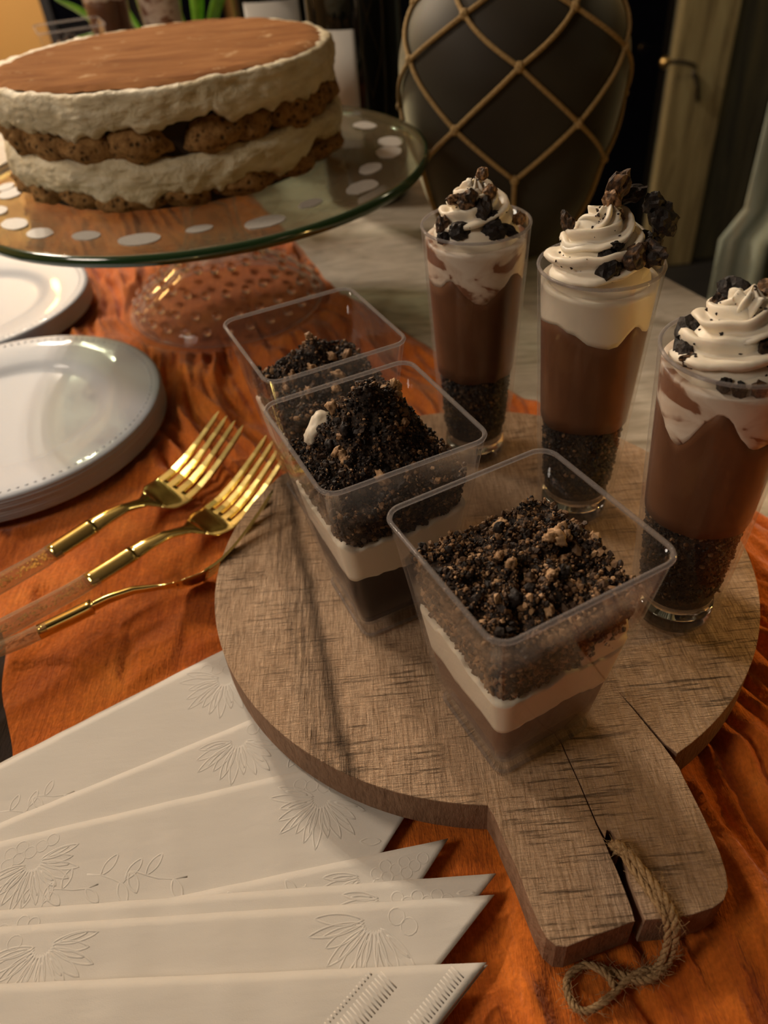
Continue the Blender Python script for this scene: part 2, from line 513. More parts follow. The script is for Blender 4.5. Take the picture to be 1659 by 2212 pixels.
# ------------------------------------------------------------------ geometry constants
TZ = -0.0225          # table top
CZ = -0.0205          # runner level
UD = Vector((-0.356, 0.934))  # table's long direction
ND = Vector((0.934, 0.356))

# ------------------------------------------------------------------ room
FZ = -0.97
def box(name, lo, hi, mat, parent=None, bevel=0.0):
    (x0, y0, z0), (x1, y1, z1) = lo, hi
    bm = bmesh.new()
    vs = [bm.verts.new(p) for p in ((x0, y0, z0), (x1, y0, z0), (x1, y1, z0), (x0, y1, z0), (x0, y0, z1), (x1, y0, z1), (x1, y1, z1), (x0, y1, z1))]
    for q in ((0, 3, 2, 1), (4, 5, 6, 7), (0, 1, 5, 4), (1, 2, 6, 5), (2, 3, 7, 6), (3, 0, 4, 7)):
        bm.faces.new([vs[i] for i in q])
    if bevel:
        bmesh.ops.bevel(bm, geom=bm.edges[:], offset=bevel, segments=2, affect='EDGES')
    me = bpy.data.meshes.new(name)
    bm.to_mesh(me); bm.free()
    me.materials.append(MATS[mat])
    o = bpy.data.objects.new(name, me)
    COL.objects.link(o)
    if parent: o.parent = parent
    return o
tag(box('floor', (-3, -2.5, FZ - 0.1), (3, 2.9, FZ), 'floor_dark'), kind='structure')
tag(box('ceiling', (-3, -2.5, 1.75), (3, 2.9, 1.85), 'ceiling_paint'), kind='structure')
tag(box('wall_left', (-3.1, -2.5, FZ), (-3.0, 2.9, 1.75), 'wall_tan'), kind='structure')
tag(box('wall_right', (3.0, -2.5, FZ), (3.1, 2.9, 1.75), 'dark_barn_wood'), kind='structure')
tag(box('wall_front', (-3, -2.6, FZ), (3, -2.5, 1.75), 'wall_dark'), kind='structure')
# back wall: tan at the left, a dark night window, a tan strip, then a dark glazed opening beside weathered planks
tag(box('wall_back', (-3, 2.62, FZ), (3, 2.75, 1.75), 'wall_tan'), kind='structure')
wn = tag(box('window_1', (-0.79, 2.60, -0.55), (-0.315, 2.62, 1.3), 'window_glass'), kind='structure')
for (a, b_) in (((-0.815, 2.585, -0.58), (-0.79, 2.62, 1.33)), ((-0.79, 2.585, -0.58), (-0.315, 2.62, -0.55)), ((-0.79, 2.585, 1.3), (-0.315, 2.62, 1.33))):
    box('window_frame', a, b_, 'wall_dark', wn)
dr = tag(box('door_1', (-0.255, 2.58, FZ), (0.985, 2.62, 1.2), 'window_glass'), kind='structure')
for i in range(2):
    box('door_frame', (-0.255 + i * 0.62, 2.565, FZ), (-0.225 + i * 0.62, 2.58, 1.2), 'wall_dark', dr)
# weathered planks
pw = tag(box('wall_panelling', (0.985, 2.57, FZ), (3.0, 2.62, 1.6), 'dark_barn_wood'), kind='structure')
pw.name = 'wall_right_panelling'
xx = 0.985
rp = random.Random(4)
for i, wd in enumerate((0.175, 0.16, 0.14, 0.18, 0.15)):
    pr_ = 0.05 if i == 0 else 0.018 + 0.01 * rp.random()
    p_ = box('plank', (xx, 2.57 - pr_, FZ + 0.002), (xx + wd - 0.008, 2.57, 1.6), 'barn_wood' if i == 0 else 'dark_barn_wood', pw, 0.004)
    if i == 0: p_['label'] = 'pale weathered plank at the door edge'
    xx += wd
# hook on the first plank
hk = MB()
hk.add(*tube(spline([(1.04, 2.50, -0.345), (1.02, 2.49, -0.335), (0.985, 2.485, -0.325), (0.945, 2.48, -0.322)], 4), 0.006, 8))
hk.add(*tube(spline([(1.04, 2.515, -0.36), (1.06, 2.515, -0.39), (1.07, 2.515, -0.44)], 4), 0.006, 8))
hb = thing('hook', 'small metal latch hook with a round knob on the pale plank', 'hook', (0, 0, 0))
hk.build('hook_arm', 'metal_dark', hb)
v, f = lump(0.016, 3, 0.05)
o = mesh('hook_knob', v, f, 'brass', hb); o.location = (0.938, 2.48, -0.322)

# sage curtain at right
cv, cf = [], []
nx, nz_ = 60, 30
for j in range(nz_ + 1):
    t_ = j / nz_
    z = FZ + 0.02 + t_ * 1.6
    x0 = 0.64 + 0.012 * math.sin(t_ * 7) if z < -0.36 else 0.655 + (z + 0.36) * 0.12
    if z > -0.34: x0 = 0.68
    for i in range(nx + 1):
        s_ = i / nx
        x = x0 + s_ * 0.55
        y = 1.30 + 0.02 * math.sin(s_ * 38 + 0.4 * math.sin(t_ * 5)) + 0.012 * math.sin(s_ * 71 + 2)
        cv.append((x, y, z))
for j in range(nz_):
    for i in range(nx):
        a = j * (nx + 1) + i
        cf.append((a, a + 1, a + nx + 2, a + nx + 1))
o = mesh('curtain', cv, cf, 'sage_cloth')
md = o.modifiers.new('solid', 'SOLIDIFY'); md.thickness = 0.003
tag(o, 'pale sage green curtain hanging in folds beyond the right table edge', 'curtain')

# ------------------------------------------------------------------ table
tb = thing('table', 'long table of limewashed grey planks under the orange runner', 'table', (0, 0, FZ))
def slab(name, n0, n1, u0, u1, mat, z0, z1):
    q = [ND * n0 + UD * u0, ND * n1 + UD * u0, ND * n1 + UD * u1, ND * n0 + UD * u1]
    bm = bmesh.new()
    lo = [bm.verts.new((p.x, p.y, z0 - FZ)) for p in q]
    hi = [bm.verts.new((p.x, p.y, z1 - FZ)) for p in q]
    bm.faces.new(lo[::-1]); bm.faces.new(hi)
    for i in range(4): bm.faces.new((lo[i], lo[(i + 1) % 4], hi[(i + 1) % 4], hi[i]))
    bmesh.ops.bevel(bm, geom=bm.edges[:], offset=0.0015, segments=2, affect='EDGES')
    me = bpy.data.meshes.new(name); bm.to_mesh(me); bm.free()
    me.materials.append(MATS[mat])
    o = bpy.data.objects.new(name, me); COL.objects.link(o); o.parent = tb
    return o
p_ = slab('plank', -0.45, -0.072, -0.45, 1.45, 'dark_plank', TZ - 0.035, TZ); p_['label'] = 'dark brown plank at the left'  # leftmost plank coloured much darker than the others
slab('plank', -0.071, 0.125, -0.45, 1.45, 'table_wood', TZ - 0.035, TZ)
slab('plank', 0.1255, 0.371, -0.45, 1.45, 'table_wood', TZ - 0.035, TZ)
for n_, u_ in ((-0.40, -0.38), (0.30, -0.38), (-0.40, 1.36), (0.30, 1.36)):
    slab('leg', n_, n_ + 0.06, u_, u_ + 0.06, 'table_wood', FZ, TZ - 0.035)
slab('apron', -0.38, 0.33, 1.38, 1.40, 'table_wood', TZ - 0.12, TZ - 0.035)
slab('apron', -0.38, 0.33, -0.36, -0.34, 'table_wood', TZ - 0.12, TZ - 0.035)

# ------------------------------------------------------------------ runner
RIGHT = [(-0.30, 0.55), (0.0, 0.38), (0.16, 0.262), (0.2422, 0.1683), (0.3511, 0.0868), (0.4138, 0.0433), (0.4642, 0.0124), (0.504, -0.0111), (0.5384, -0.0272), (0.6143, -0.0494), (0.75, -0.10), (1.0, -0.20)]
RY = [a for a, b in RIGHT]; RX = [b for a, b in RIGHT]
def runner_z(x, y):
    wv_ = noise.noise(Vector((x * 9, y * 9, 2.2)))
    w2_ = noise.noise(Vector((x * 26, y * 26, 4.2)))
    n_ = x * ND.x + y * ND.y; u_ = x * UD.x + y * UD.y
    # crinkle folds run mostly along the runner, curling here and there
    q = n_ + 0.022 * wv_ + 0.004 * w2_
    a = noise.noise(Vector((q * 62, u_ * 6, 0.3)))
    b = noise.noise(Vector((q * 125, u_ * 13, 5.1)))
    c = noise.noise(Vector((q * 260, u_ * 30, 9.1)))
    d = noise.noise(Vector((x * 22, y * 22, 3.1)))
    e = noise.noise(Vector((x * 75, y * 75, 6.1)))
    rid = max(0, 1 - abs(a) * 3.2)
    rid2 = max(0, 1 - abs(b) * 2.6)
    return 0.12 + 0.50 * rid ** 1.4 + 0.26 * rid2 + 0.16 * c + 0.28 * d + 0.18 * e
# the cloth is pressed down under whatever stands on it: centre, radius, greatest height, softness
FLAT = [((0.035, 0.2155), 0.107, 0.0062, 0.004), ((0.057, 0.09), 0.034, 0.0062, 0.004), ((0.045, 0.078), 0.018, 0.0062, 0.003), ((0.073, 0.086), 0.018, 0.0062, 0.003), ((0.073, 0.108), 0.018, 0.0062, 0.003), ((0.034, 0.106), 0.016, 0.0062, 0.003), ((-0.2, 0.366), 0.084, 0.0028, 0.006), ((-0.275, 0.518), 0.084, 0.0028, 0.006), ((0.050, 0.066), 0.019, 0.0032, 0.006), ((0.068, 0.070), 0.010, 0.004, 0.006),
        ((-0.0946, 0.5125), 0.072, 0.0023, 0.010), ((-0.115, 0.25), 0.060, 0.0026, 0.02), ((-0.185, 0.80), 0.09, 0.0022, 0.01)]
NAPZ = [((-0.144, 0.150), 0.050), ((-0.10, 0.13), 0.052), ((-0.065, 0.155), 0.045), ((-0.04, 0.12), 0.050), ((-0.02, 0.145), 0.040), ((-0.005, 0.10), 0.030), ((-0.10, 0.08), 0.06), ((-0.04, 0.08), 0.055), ((0.0, 0.085), 0.022), ((0.0, 0.13), 0.03)]
FLAT += [(c_, r_, 0.0011, 0.010) for c_, r_ in NAPZ]
def cap_at(x, y):
    m = 1.0
    for (cx_, cy_), rr, am, so in FLAT:
        d = math.hypot(x - cx_, y - cy_)
        if d < rr + so:
            m = min(m, am + max(0, (d - rr) / so) * 0.009)
    return m
rv, rf = [], []
NU, NN = 520, 230
for j in range(NU + 1):
    y = -0.12 + 1.0 * j / NU
    xr = float(np.interp(y, RY, RX)) + 0.002 * noise.noise(Vector((y * 30, 0, 0)))
    xl = -0.1565 - 0.381 * (y - 0.196) + 0.0028 * noise.noise(Vector((y * 40, 7, 0)))
    for i in range(NN + 1):
        s_ = i / NN
        x = xl + (xr - xl) * s_
        h = runner_z(x, y)
        edge = min(s_, 1 - s_) * (xr - xl)
        z = max(0, h) * 0.0125 * min(1, 0.35 + edge / 0.012)
        cp = cap_at(x, y)
        if z > cp * 0.8:
            z = cp * (0.8 + 0.2 * (1 - math.exp(-(z - cp * 0.8) / (cp * 0.4))))
        z += TZ + 0.0005
        rv.append((x, y, z))
for j in range(NU):
    for i in range(NN):
        a = j * (NN + 1) + i
        rf.append((a, a + 1, a + NN + 2, a + NN + 1))
o = mesh('table_runner', rv, rf, 'runner_cloth')
tag(o, 'crinkled burnt orange gauze runner spread along the grey table', 'table runner')

# ------------------------------------------------------------------ serving board
BC = (0.0348, 0.2155); BR = 0.1040; BT = 0.0150
bd = thing('serving_board', 'round rough wooden serving board with a cracked paddle handle', 'board', (0, 0, 0))
def arc(c, r, a0, a1, n):
    return [(c[0] + r * math.cos(a0 + (a1 - a0) * k / n), c[1] + r * math.sin(a0 + (a1 - a0) * k / n)) for k in range(n + 1)]
aL = math.atan2(0.1125 - BC[1], 0.0222 - BC[0])
aR = math.atan2(0.1232 - BC[1], 0.0822 - BC[0])
out = arc(BC, BR, aR, aL + 2 * PI, 110)
out += [(0.0236, 0.1085), (0.0252, 0.1010), (0.0272, 0.0930), (0.0287, 0.0850), (0.0300, 0.0785), (0.0312, 0.0750), (0.0333, 0.0728), (0.0360, 0.0724), (0.0430, 0.0742), (0.0500, 0.0758)]
# slot of the cracked grain running from the end face to the hole, then the hairline crack beyond it
out += [(0.0549, 0.0769), (0.0550, 0.0800), (0.0546, 0.0850), (0.0541, 0.0900), (0.0534, 0.0945), (0.0529, 0.0985), (0.0520, 0.1035), (0.05035, 0.1165), (0.0484, 0.1290), (0.04815, 0.1322),
        (0.04865, 0.1291), (0.05065, 0.1165), (0.0524, 0.1035), (0.0535, 0.0995), (0.0545, 0.1015), (0.0556, 0.1012), (0.0566, 0.0985), (0.0573, 0.0945), (0.0571, 0.0915), (0.0566, 0.0880), (0.0568, 0.0835), (0.0572, 0.0800), (0.0576, 0.0769)]
out += [(0.0640, 0.0768), (0.0700, 0.0771), (0.0760, 0.0783), (0.0795, 0.0800), (0.0818, 0.0830), (0.0828, 0.0870), (0.0832, 0.0920), (0.0829, 0.1000), (0.0822, 0.1080), (0.0814, 0.1150), (0.0812, 0.1185), (0.0790, 0.1262), (0.0765, 0.1330), (0.0740, 0.1400), (0.0716, 0.1462), (0.0744, 0.1402), (0.0771, 0.1332), (0.0797, 0.1266)]
bm = bmesh.new()
vs = [bm.verts.new((x, y, 0)) for x, y in out]
fc = bm.faces.new(vs)
if fc.normal.z < 0: fc.normal_flip()
ext = bmesh.ops.extrude_face_region(bm, geom=[fc])
low = [v for v in ext['geom'] if isinstance(v, bmesh.types.BMVert)]
bmesh.ops.translate(bm, verts=low, vec=(0, 0, -BT))
bmesh.ops.recalc_face_normals(bm, faces=bm.faces[:])
ee = [e for e in bm.edges if abs(e.verts[0].co.z - e.verts[1].co.z) < 1e-5]
bmesh.ops.bevel(bm, geom=ee, offset=0.0013, segments=3, affect='EDGES', clamp_overlap=True)
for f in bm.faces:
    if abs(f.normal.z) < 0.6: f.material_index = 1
bmesh.ops.triangulate(bm, faces=[f for f in bm.faces if len(f.verts) > 4])
me = bpy.data.meshes.new('board_slab'); bm.to_mesh(me); bm.free()
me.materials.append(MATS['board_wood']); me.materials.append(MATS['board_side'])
o = bpy.data.objects.new('board_slab', me); COL.objects.link(o); o.parent = bd

# ------------------------------------------------------------------ twine loop through the handle
tw = thing('twine_loop', 'frayed jute twine looped through the handle of the wooden board', 'twine', (0, 0, 0))
def ply(path, rad, turns, plies=3):
    """twisted cord of a few plies"""
    P = spline(path, 10)
    m_ = MB()
    for q in range(plies):
        pts = []
        for i, p in enumerate(P):
            t = (P[min(i + 1, len(P) - 1)] - P[max(i - 1, 0)]).normalized()
            x = t.cross(Vector((0.2, 0.1, 1))).normalized(); y = t.cross(x)
            a = turns * 2 * PI * i / len(P) + q * 2 * PI / plies
            pts.append(p + (x * math.cos(a) + y * math.sin(a)) * rad * 0.6)
        m_.add(*tube(pts, rad * 0.62, 7))
    return m_, P
paths = [
    [(0.0548, 0.0975, -0.012), (0.0552, 0.0970, 0.0005), (0.0577, 0.0935, 0.0024), (0.0612, 0.0860, 0.0026), (0.0640, 0.0790, 0.0022), (0.0650, 0.0752, -0.001), (0.0652, 0.0735, -0.008), (0.0640, 0.0715, -0.0150), (0.0605, 0.0690, -0.0160), (0.0560, 0.0680, -0.0164), (0.0515, 0.0695, -0.0164), (0.0470, 0.0715, -0.0168)],
    [(0.0556, 0.0960, -0.010), (0.0560, 0.0955, 0.0004), (0.0573, 0.0905, 0.0020), (0.0597, 0.0840, 0.0022), (0.0622, 0.0778, 0.0016), (0.0633, 0.0748, -0.003), (0.0630, 0.0725, -0.010), (0.0610, 0.0705, -0.0160), (0.0570, 0.0700, -0.0160), (0.0520, 0.0680, -0.0160), (0.0480, 0.0655, -0.0162), (0.0435, 0.0632, -0.0164), (0.0395, 0.0622, -0.0164), (0.0368, 0.0640, -0.0164), (0.0362, 0.0680, -0.0166), (0.0380, 0.0712, -0.0168), (0.0430, 0.0730, -0.0168), (0.0470, 0.0700, -0.0150), (0.0485, 0.0670, -0.0156)],
]
fib = MB()
rt = random.Random(8)
for k, pth in enumerate(paths):
    m_, P = ply(pth, 0.00115 if k == 0 else 0.0009, 9 + 5 * k)
    m_.build('strand', 'twine', tw)
    for _ in range(380):
        i = rt.randrange(2, len(P) - 2)
        a = P[i]
        d = Vector((rt.gauss(0, 1), rt.gauss(0, 1), abs(rt.gauss(0, 0.8)))).normalized()
        L = rt.uniform(0.001, 0.0055)
        t = (P[i + 1] - P[i - 1]).normalized() * rt.uniform(-0.004, 0.004)
        fib.add(*tube([a, a + d * L * 0.5 + t * 0.3, a + d * L * 0.8 + t], 0.00006, 3))
o = fib.build('loose_fibre', 'twine', tw); o['kind'] = 'stuff'

# ------------------------------------------------------------------ square dessert cups
CUPH = 0.0788
def cup_half(z): return 0.0178 + (0.0276 - 0.0178) * (z / CUPH)
CRN = 0.0052
def rcorner(z): return 0.0042 + 0.0012 * z / CUPH
def make_cup(label, loc, rot):
    t = thing('square_cup', label, 'cup', loc, (0, 0, rot), 'clear square dessert cups on the board')
    outr = [rsq(cup_half(z), rcorner(z), z) for z in (0.0, 0.0006, 0.02, 0.04, 0.06, CUPH - 0.0012)]
    outr[0] = rsq(cup_half(0) - 0.0008, 0.0036, 0.0)
    outr.append(rsq(cup_half(CUPH) + 0.0000, 0.0054, CUPH - 0.0006))
    inr = [rsq(cup_half(z) - 0.0009, rcorner(z) - 0.0006, z) for z in (CUPH - 0.0006, 0.06, 0.04, 0.02, 0.0075)]
    inr.append(rsq(cup_half(0.006) - 0.003, 0.003, 0.0058))
    v, f = rings(outr + inr, True, True)
    mesh('cup_wall', v, f, 'cup_plastic', t)
    rr = dense(rsq(cup_half(CUPH) - 0.0002, 0.0054, CUPH, 10), 0.01)
    v, f = tube(rr, 0.00075, 8, closed=True)
    mesh('cup_rim', v, f, 'rim_plastic', t)
    bb = dense(rsq(cup_half(0) - 0.0006, 0.0036, 0.0011, 8), 0.01)
    v, f = tube(bb, 0.0006, 6, closed=True)
    mesh('base_rim', v, f, 'rim_plastic', t)
    return t

def fill_ring(z, off=0.0013, m=0.0016):
    return dense(rsq(cup_half(z) - off, rcorner(z) - 0.0006, z, 5), 0.0016)

def band(zlo, zhi, off, steps=10, top=True, amp=0.0, seed=0):
    """layer of filling between two wavy heights given as functions of the angle"""
    base = rsq(1.0, 0.2, 0, 6)
    base = dense(base, 0.045)
    rs = []
    for k in range(steps + 1):
        ring = []
        for (x, y, _) in base:
            a = math.atan2(y, x)
            z = zlo(a) + (zhi(a) - zlo(a)) * k / steps
            h = cup_half(z) - off
            ring.append((x * h, y * h, z))
        rs.append(ring)
    # roll over the top
    top_r = rs[-1]
    for s_ in (0.93, 0.75, 0.5, 0.25, 0.02):
        rs.append([(x * s_, y * s_, z + 0.0008 * (1 - s_)) for x, y, z in top_r])
    bot = rs[0]
    rs = [[(x * 0.3, y * 0.3, z) for x, y, z in bot], [(x * 0.9, y * 0.9, z) for x, y, z in bot]] + rs
    return rings(rs, True, True)

def wob(seed, amp, f1=1.5):
    def g(a):
        v = Vector((math.cos(a) * f1, math.sin(a) * f1, seed))
        return amp * (noise.noise(v) + 0.5 * noise.noise(v * 2.3) + 0.35 * noise.noise(v * 6))
    return g

def make_cup_dessert(label, loc, rot, zp, zc, zm, mound, seed, pud='pudding', dens=1.0, drip=0.003, tonemean=0.42, lean=(0, 0)):
    t = thing('cup_dessert', label, 'dessert', (loc[0], loc[1], loc[2]), (0, 0, rot), 'crumb topped desserts in square cups')
    w1, w2, w3 = wob(seed, 0.0022), wob(seed + 9, drip), wob(seed + 20, 0.003)
    # pudding
    v, f = band(lambda a: 0.0085, lambda a: zp + w1(a), 0.0014)
    mesh('pudding_layer', v, f, pud, t)
    v, f = band(lambda a: zp - 0.002 + w1(a) - 0.3 * abs(w2(a)), lambda a: zc + w2(a), 0.00118)
    mesh('cream_layer', v, f, 'cream', t)
    zt = lambda a: zm + w3(a)
    v, f = band(lambda a: zc - 0.003 + w2(a), lambda a: zt(a) - 0.001, 0.0030)
    mesh('crumb_core', v, f, 'crumb_core', t)
    # crumbs over the mound and behind the wall
    rs = np.random.RandomState(seed)
    def surf(x, y):
        h = cup_half(zm) - 0.0018
        a = math.atan2(y, x)
        r = max(abs(x), abs(y)) / h
        k = max(0, 1 - r ** 2.2)
        n_ = noise.noise(Vector((x * 130, y * 130, seed))) * 0.0042 + noise.noise(Vector((x * 330, y * 330, seed))) * 0.0024
        return zt(a) + mound(x, y) * k + n_ * min(1, k * 2 + 0.4)
    N = int(3300 * dens)
    P, S, T = [], [], []
    h = cup_half(zm) - 0.0034
    for _ in range(N):
        x, y = rs.uniform(-h, h), rs.uniform(-h, h)
        if abs(x) > h - 0.004 and abs(y) > h - 0.004 and (abs(x) - h + 0.004) ** 2 + (abs(y) - h + 0.004) ** 2 > 0.004 ** 2: continue
        s_ = rs.choice([0.00038, 0.00055, 0.0008, 0.0013], p=[0.50, 0.31, 0.14, 0.05])
        z = surf(x, y) + rs.uniform(-0.0012, 0.0007)
        P.append((x, y, z)); S.append(s_ * rs.uniform(0.8, 1.2))
        T.append(np.clip(rs.normal(tonemean, 0.20) + (0.28 if rs.rand() < 0.22 else 0), 0, 0.95))
    for _ in range(int(1500 * dens)):
        a = rs.uniform(0, 2 * PI)
        z = rs.uniform(zc + w2(a) - 0.001, max(zc + w2(a), zt(a)) + 0.001)
        hh = cup_half(z) - 0.0030
        ux, uy = math.cos(a), math.sin(a)
        m_ = max(abs(ux), abs(uy)); x, y = ux / m_ * hh, uy / m_ * hh
        if abs(x) > hh - 0.0025 and abs(y) > hh - 0.0025: x *= 0.95; y *= 0.95
        P.append((x, y, z)); S.append(rs.choice([0.0005, 0.0008, 0.0011])); T.append(np.clip(rs.normal(tonemean + 0.12, 0.16), 0, 0.85))
    # solid mound under the crumbs
    G = 44
    mv, mf = [], []
    for j in range(G + 1):
        for i in range(G + 1):
            x = (i / G * 2 - 1) * (h - 0.0006); y = (j / G * 2 - 1) * (h - 0.0006)
            hc = h - 0.0006
            # pull the grid's corners in
            cx_ = min(abs(x), hc); cy_ = min(abs(y), hc)
            if cx_ > hc - 0.004 and cy_ > hc - 0.004:
                dx, dy = cx_ - hc + 0.004, cy_ - hc + 0.004
                d = math.hypot(dx, dy)
                if d > 0.004: dx, dy = dx / d * 0.004, dy / d * 0.004
                x = math.copysign(hc - 0.004 + dx, x); y = math.copysign(hc - 0.004 + dy, y)
            mv.append((x, y, surf(x, y) - 0.0008))
    for j in range(G):
        for i in range(G):
            a = j * (G + 1) + i
            mf.append((a, a + 1, a + G + 2, a + G + 1))
    mesh('crumb_mound', mv, mf, 'crumb_core', t)
    crumbs('crumb_layer', P, S, T, seed, t)
    # larger chunks
    for k in range(13):
        r = h * math.sqrt(rs.uniform(0, 0.8)); a = rs.uniform(0, 2 * PI)
        x, y = r * math.cos(a) * 0.85, r * math.sin(a) * 0.85
        s_ = rs.uniform(0.0014, 0.0026)
        v, f = lump(s_, seed + k * 3.3, 0.5, 1.5, (1.15, 0.85, 0.7), grit=0.25)
        tn = rs.choice([0.9, 0.82, 0.95, 0.3])
        o = mesh('cookie_chunk', v, f, 'crumb', t, attr=[tn + 0.12 * noise.noise(Vector(q) * 900) for q in v])
        o.location = (x, y, surf(x, y) + s_ * 0.35)
        o.rotation_euler = (rs.uniform(0, 6), rs.uniform(0, 6), rs.uniform(0, 6))
    return t, surf

CUPS = [((-0.0207, 0.2656, 0.0002), R_(22.5)), ((-0.0013, 0.2017, 0.0002), R_(22.4)), ((0.0358, 0.1435, 0.0002), R_(24.5))]
CL = ['clear square cup at the far left of the board, behind the other two', 'middle clear square cup, its crumbs heaped above the rim', 'clear square cup nearest the paddle handle, crumbs level below its rim']
for (loc, rot), lb in zip(CUPS, CL): make_cup(lb, loc, rot)
def m1(x, y): return 0.013 * math.exp(-((x + 0.002) ** 2 + (y - 0.006) ** 2) / 0.00012)
make_cup_dessert('dark crumb dessert filling the rear left square cup', CUPS[0][0], CUPS[0][1], 0.030, 0.045, 0.058, m1, 3, 'dark_pudding')
def m2(x, y): return 0.026 * math.exp(-((x - 0.001) ** 2 + (y - 0.006) ** 2) / 0.00028) + 0.007 * math.exp(-((x - 0.014) ** 2 + (y - 0.004) ** 2) / 0.00003)
d2, sf2 = make_cup_dessert('dark pudding under cream and a tall crumb heap in the middle cup', CUPS[1][0], CUPS[1][1], 0.036, 0.050, 0.064, m2, 11, 'dark_pudding', 1.2, 0.0045)
def m3(x, y): return 0.004 * math.exp(-(x ** 2 + y ** 2) / 0.0004) - 0.12 * max(0, x - 0.004) * 0.6
make_cup_dessert('chocolate pudding, cream and tan flecked crumbs in the nearest square cup', CUPS[2][0], CUPS[2][1], 0.030, 0.044, 0.0655, m3, 23, 'pudding', 1.5, 0.004, 0.56)
# dab of cream poking out of the middle cup's heap
v, f = lump(0.0042, 5, 0.4, 1.4, (1.5, 0.8, 0.8))
o = mesh('cream_dab', v, f, 'cream', d2); o.location = (-0.0125, 0.0165, sf2(-0.0125, 0.0165) + 0.003); o.rotation_euler = (0, -0.3, 0.5)

d3 = [o for o in COL.objects if o.name.startswith('cup_dessert')][2]
v, f = lump(0.0068, 9, 0.5, 1.5, (1.15, 0.30, 1.0))
hz3 = cup_half(0.046)
v = [(x, max(y, -0.0009), z) for x, y, z in v]
o = mesh('cream_dab', v, f, 'cream', d3); o.location = (0.0125, -(hz3 - 0.0030), 0.0475)

# ------------------------------------------------------------------ tall shot glasses
GH = 0.106; GRT = 0.0208; GRB = 0.0146
def gr(z): return GRB + (GRT - GRB) * (z / GH) ** 0.95
def make_glass(label, loc, group='tall plastic shot glasses on the board'):
    t = thing('shot_glass', label, 'glass', loc, (0, 0, 0), group)
    prof = [(GRB - 0.0006, 0.0), (GRB, 0.0006)] + [(gr(z), z) for z in (0.01, 0.03, 0.05, 0.07, 0.09, GH - 0.001)] + [(GRT, GH)] + \
           [(GRT - 0.0009, GH)] + [(gr(z) - 0.001, z) for z in (0.09, 0.07, 0.05, 0.03, 0.015)] + [(GRB - 0.0015, 0.0118), (GRB - 0.004, 0.0098), (0.004, 0.0085), (0.0005, 0.0084)]
    v, f = lathe(prof, 64, True, True)
    mesh('glass_wall', v, f, 'tube_plastic', t)
    ring = [((GRT - 0.0004) * math.cos(2 * PI * k / 64), (GRT - 0.0004) * math.sin(2 * PI * k / 64), GH) for k in range(64)]
    v, f = tube(ring, 0.0006, 8, closed=True)
    mesh('glass_rim', v, f, 'rim_plastic', t)
    # the thick clear base shows as a bright wavy ring
    v, f = lathe([(0.0005, 0.0012), (GRB - 0.0018, 0.0012), (GRB - 0.0014, 0.004), (GRB - 0.0016, 0.0085), (GRB - 0.0032, 0.0078), (0.005, 0.0066), (0.0005, 0.0064)], 48, True, True)
    mesh('glass_base', v, f, 'clear_glass', t)
    return t

def wall_layer(lo, hi, off, top_drop=0.0, seg=80, steps=8, cap=True):
    rs = []
    for k in range(steps + 1):
        ring = []
        for i in range(seg):
            a = 2 * PI * i / seg
            z = lo(a) + (hi(a) - lo(a)) * k / steps
            r = gr(z) - off
            ring.append((r * math.cos(a), r * math.sin(a), z))
        rs.append(ring)
    if cap:
        for s_ in (0.9, 0.6, 0.3, 0.02):
            rs.append([(x * s_, y * s_, z + 0.0006 * (1 - s_)) for x, y, z in rs[steps]])
    rs = [[(x * 0.4, y * 0.4, z) for x, y, z in rs[0]]] + rs
    return rings(rs, True, True)

def swirl(base_r, H, turns, r0, z0, seed, twist=0.35, lobes=7):
    P, Rd = [], []
    n = int(turns * 44)
    for i in range(n + 1):
        t = i / n
        rr = (base_r - r0) * (1 - t) ** 0.85 + 0.0006
        a = seed + t * turns * 2 * PI
        z = z0 + H * (t ** 0.85)
        rad = r0 * (1 - 0.55 * t)
        P.append((rr * math.cos(a) + 0.0006 * math.sin(a * 2.3 + seed), rr * math.sin(a), z))
        Rd.append(rad)
    for k in range(1, 9):
        t = k / 8
        p = P[n]
        P.append((p[0] * (1 - t), p[1] * (1 - t), p[2] + 0.004 * t)); Rd.append(Rd[n] * (1 - t) + 0.0003)
    return tube(P, Rd, 56, lobes=(lobes, 0.30, twist * 0.5))

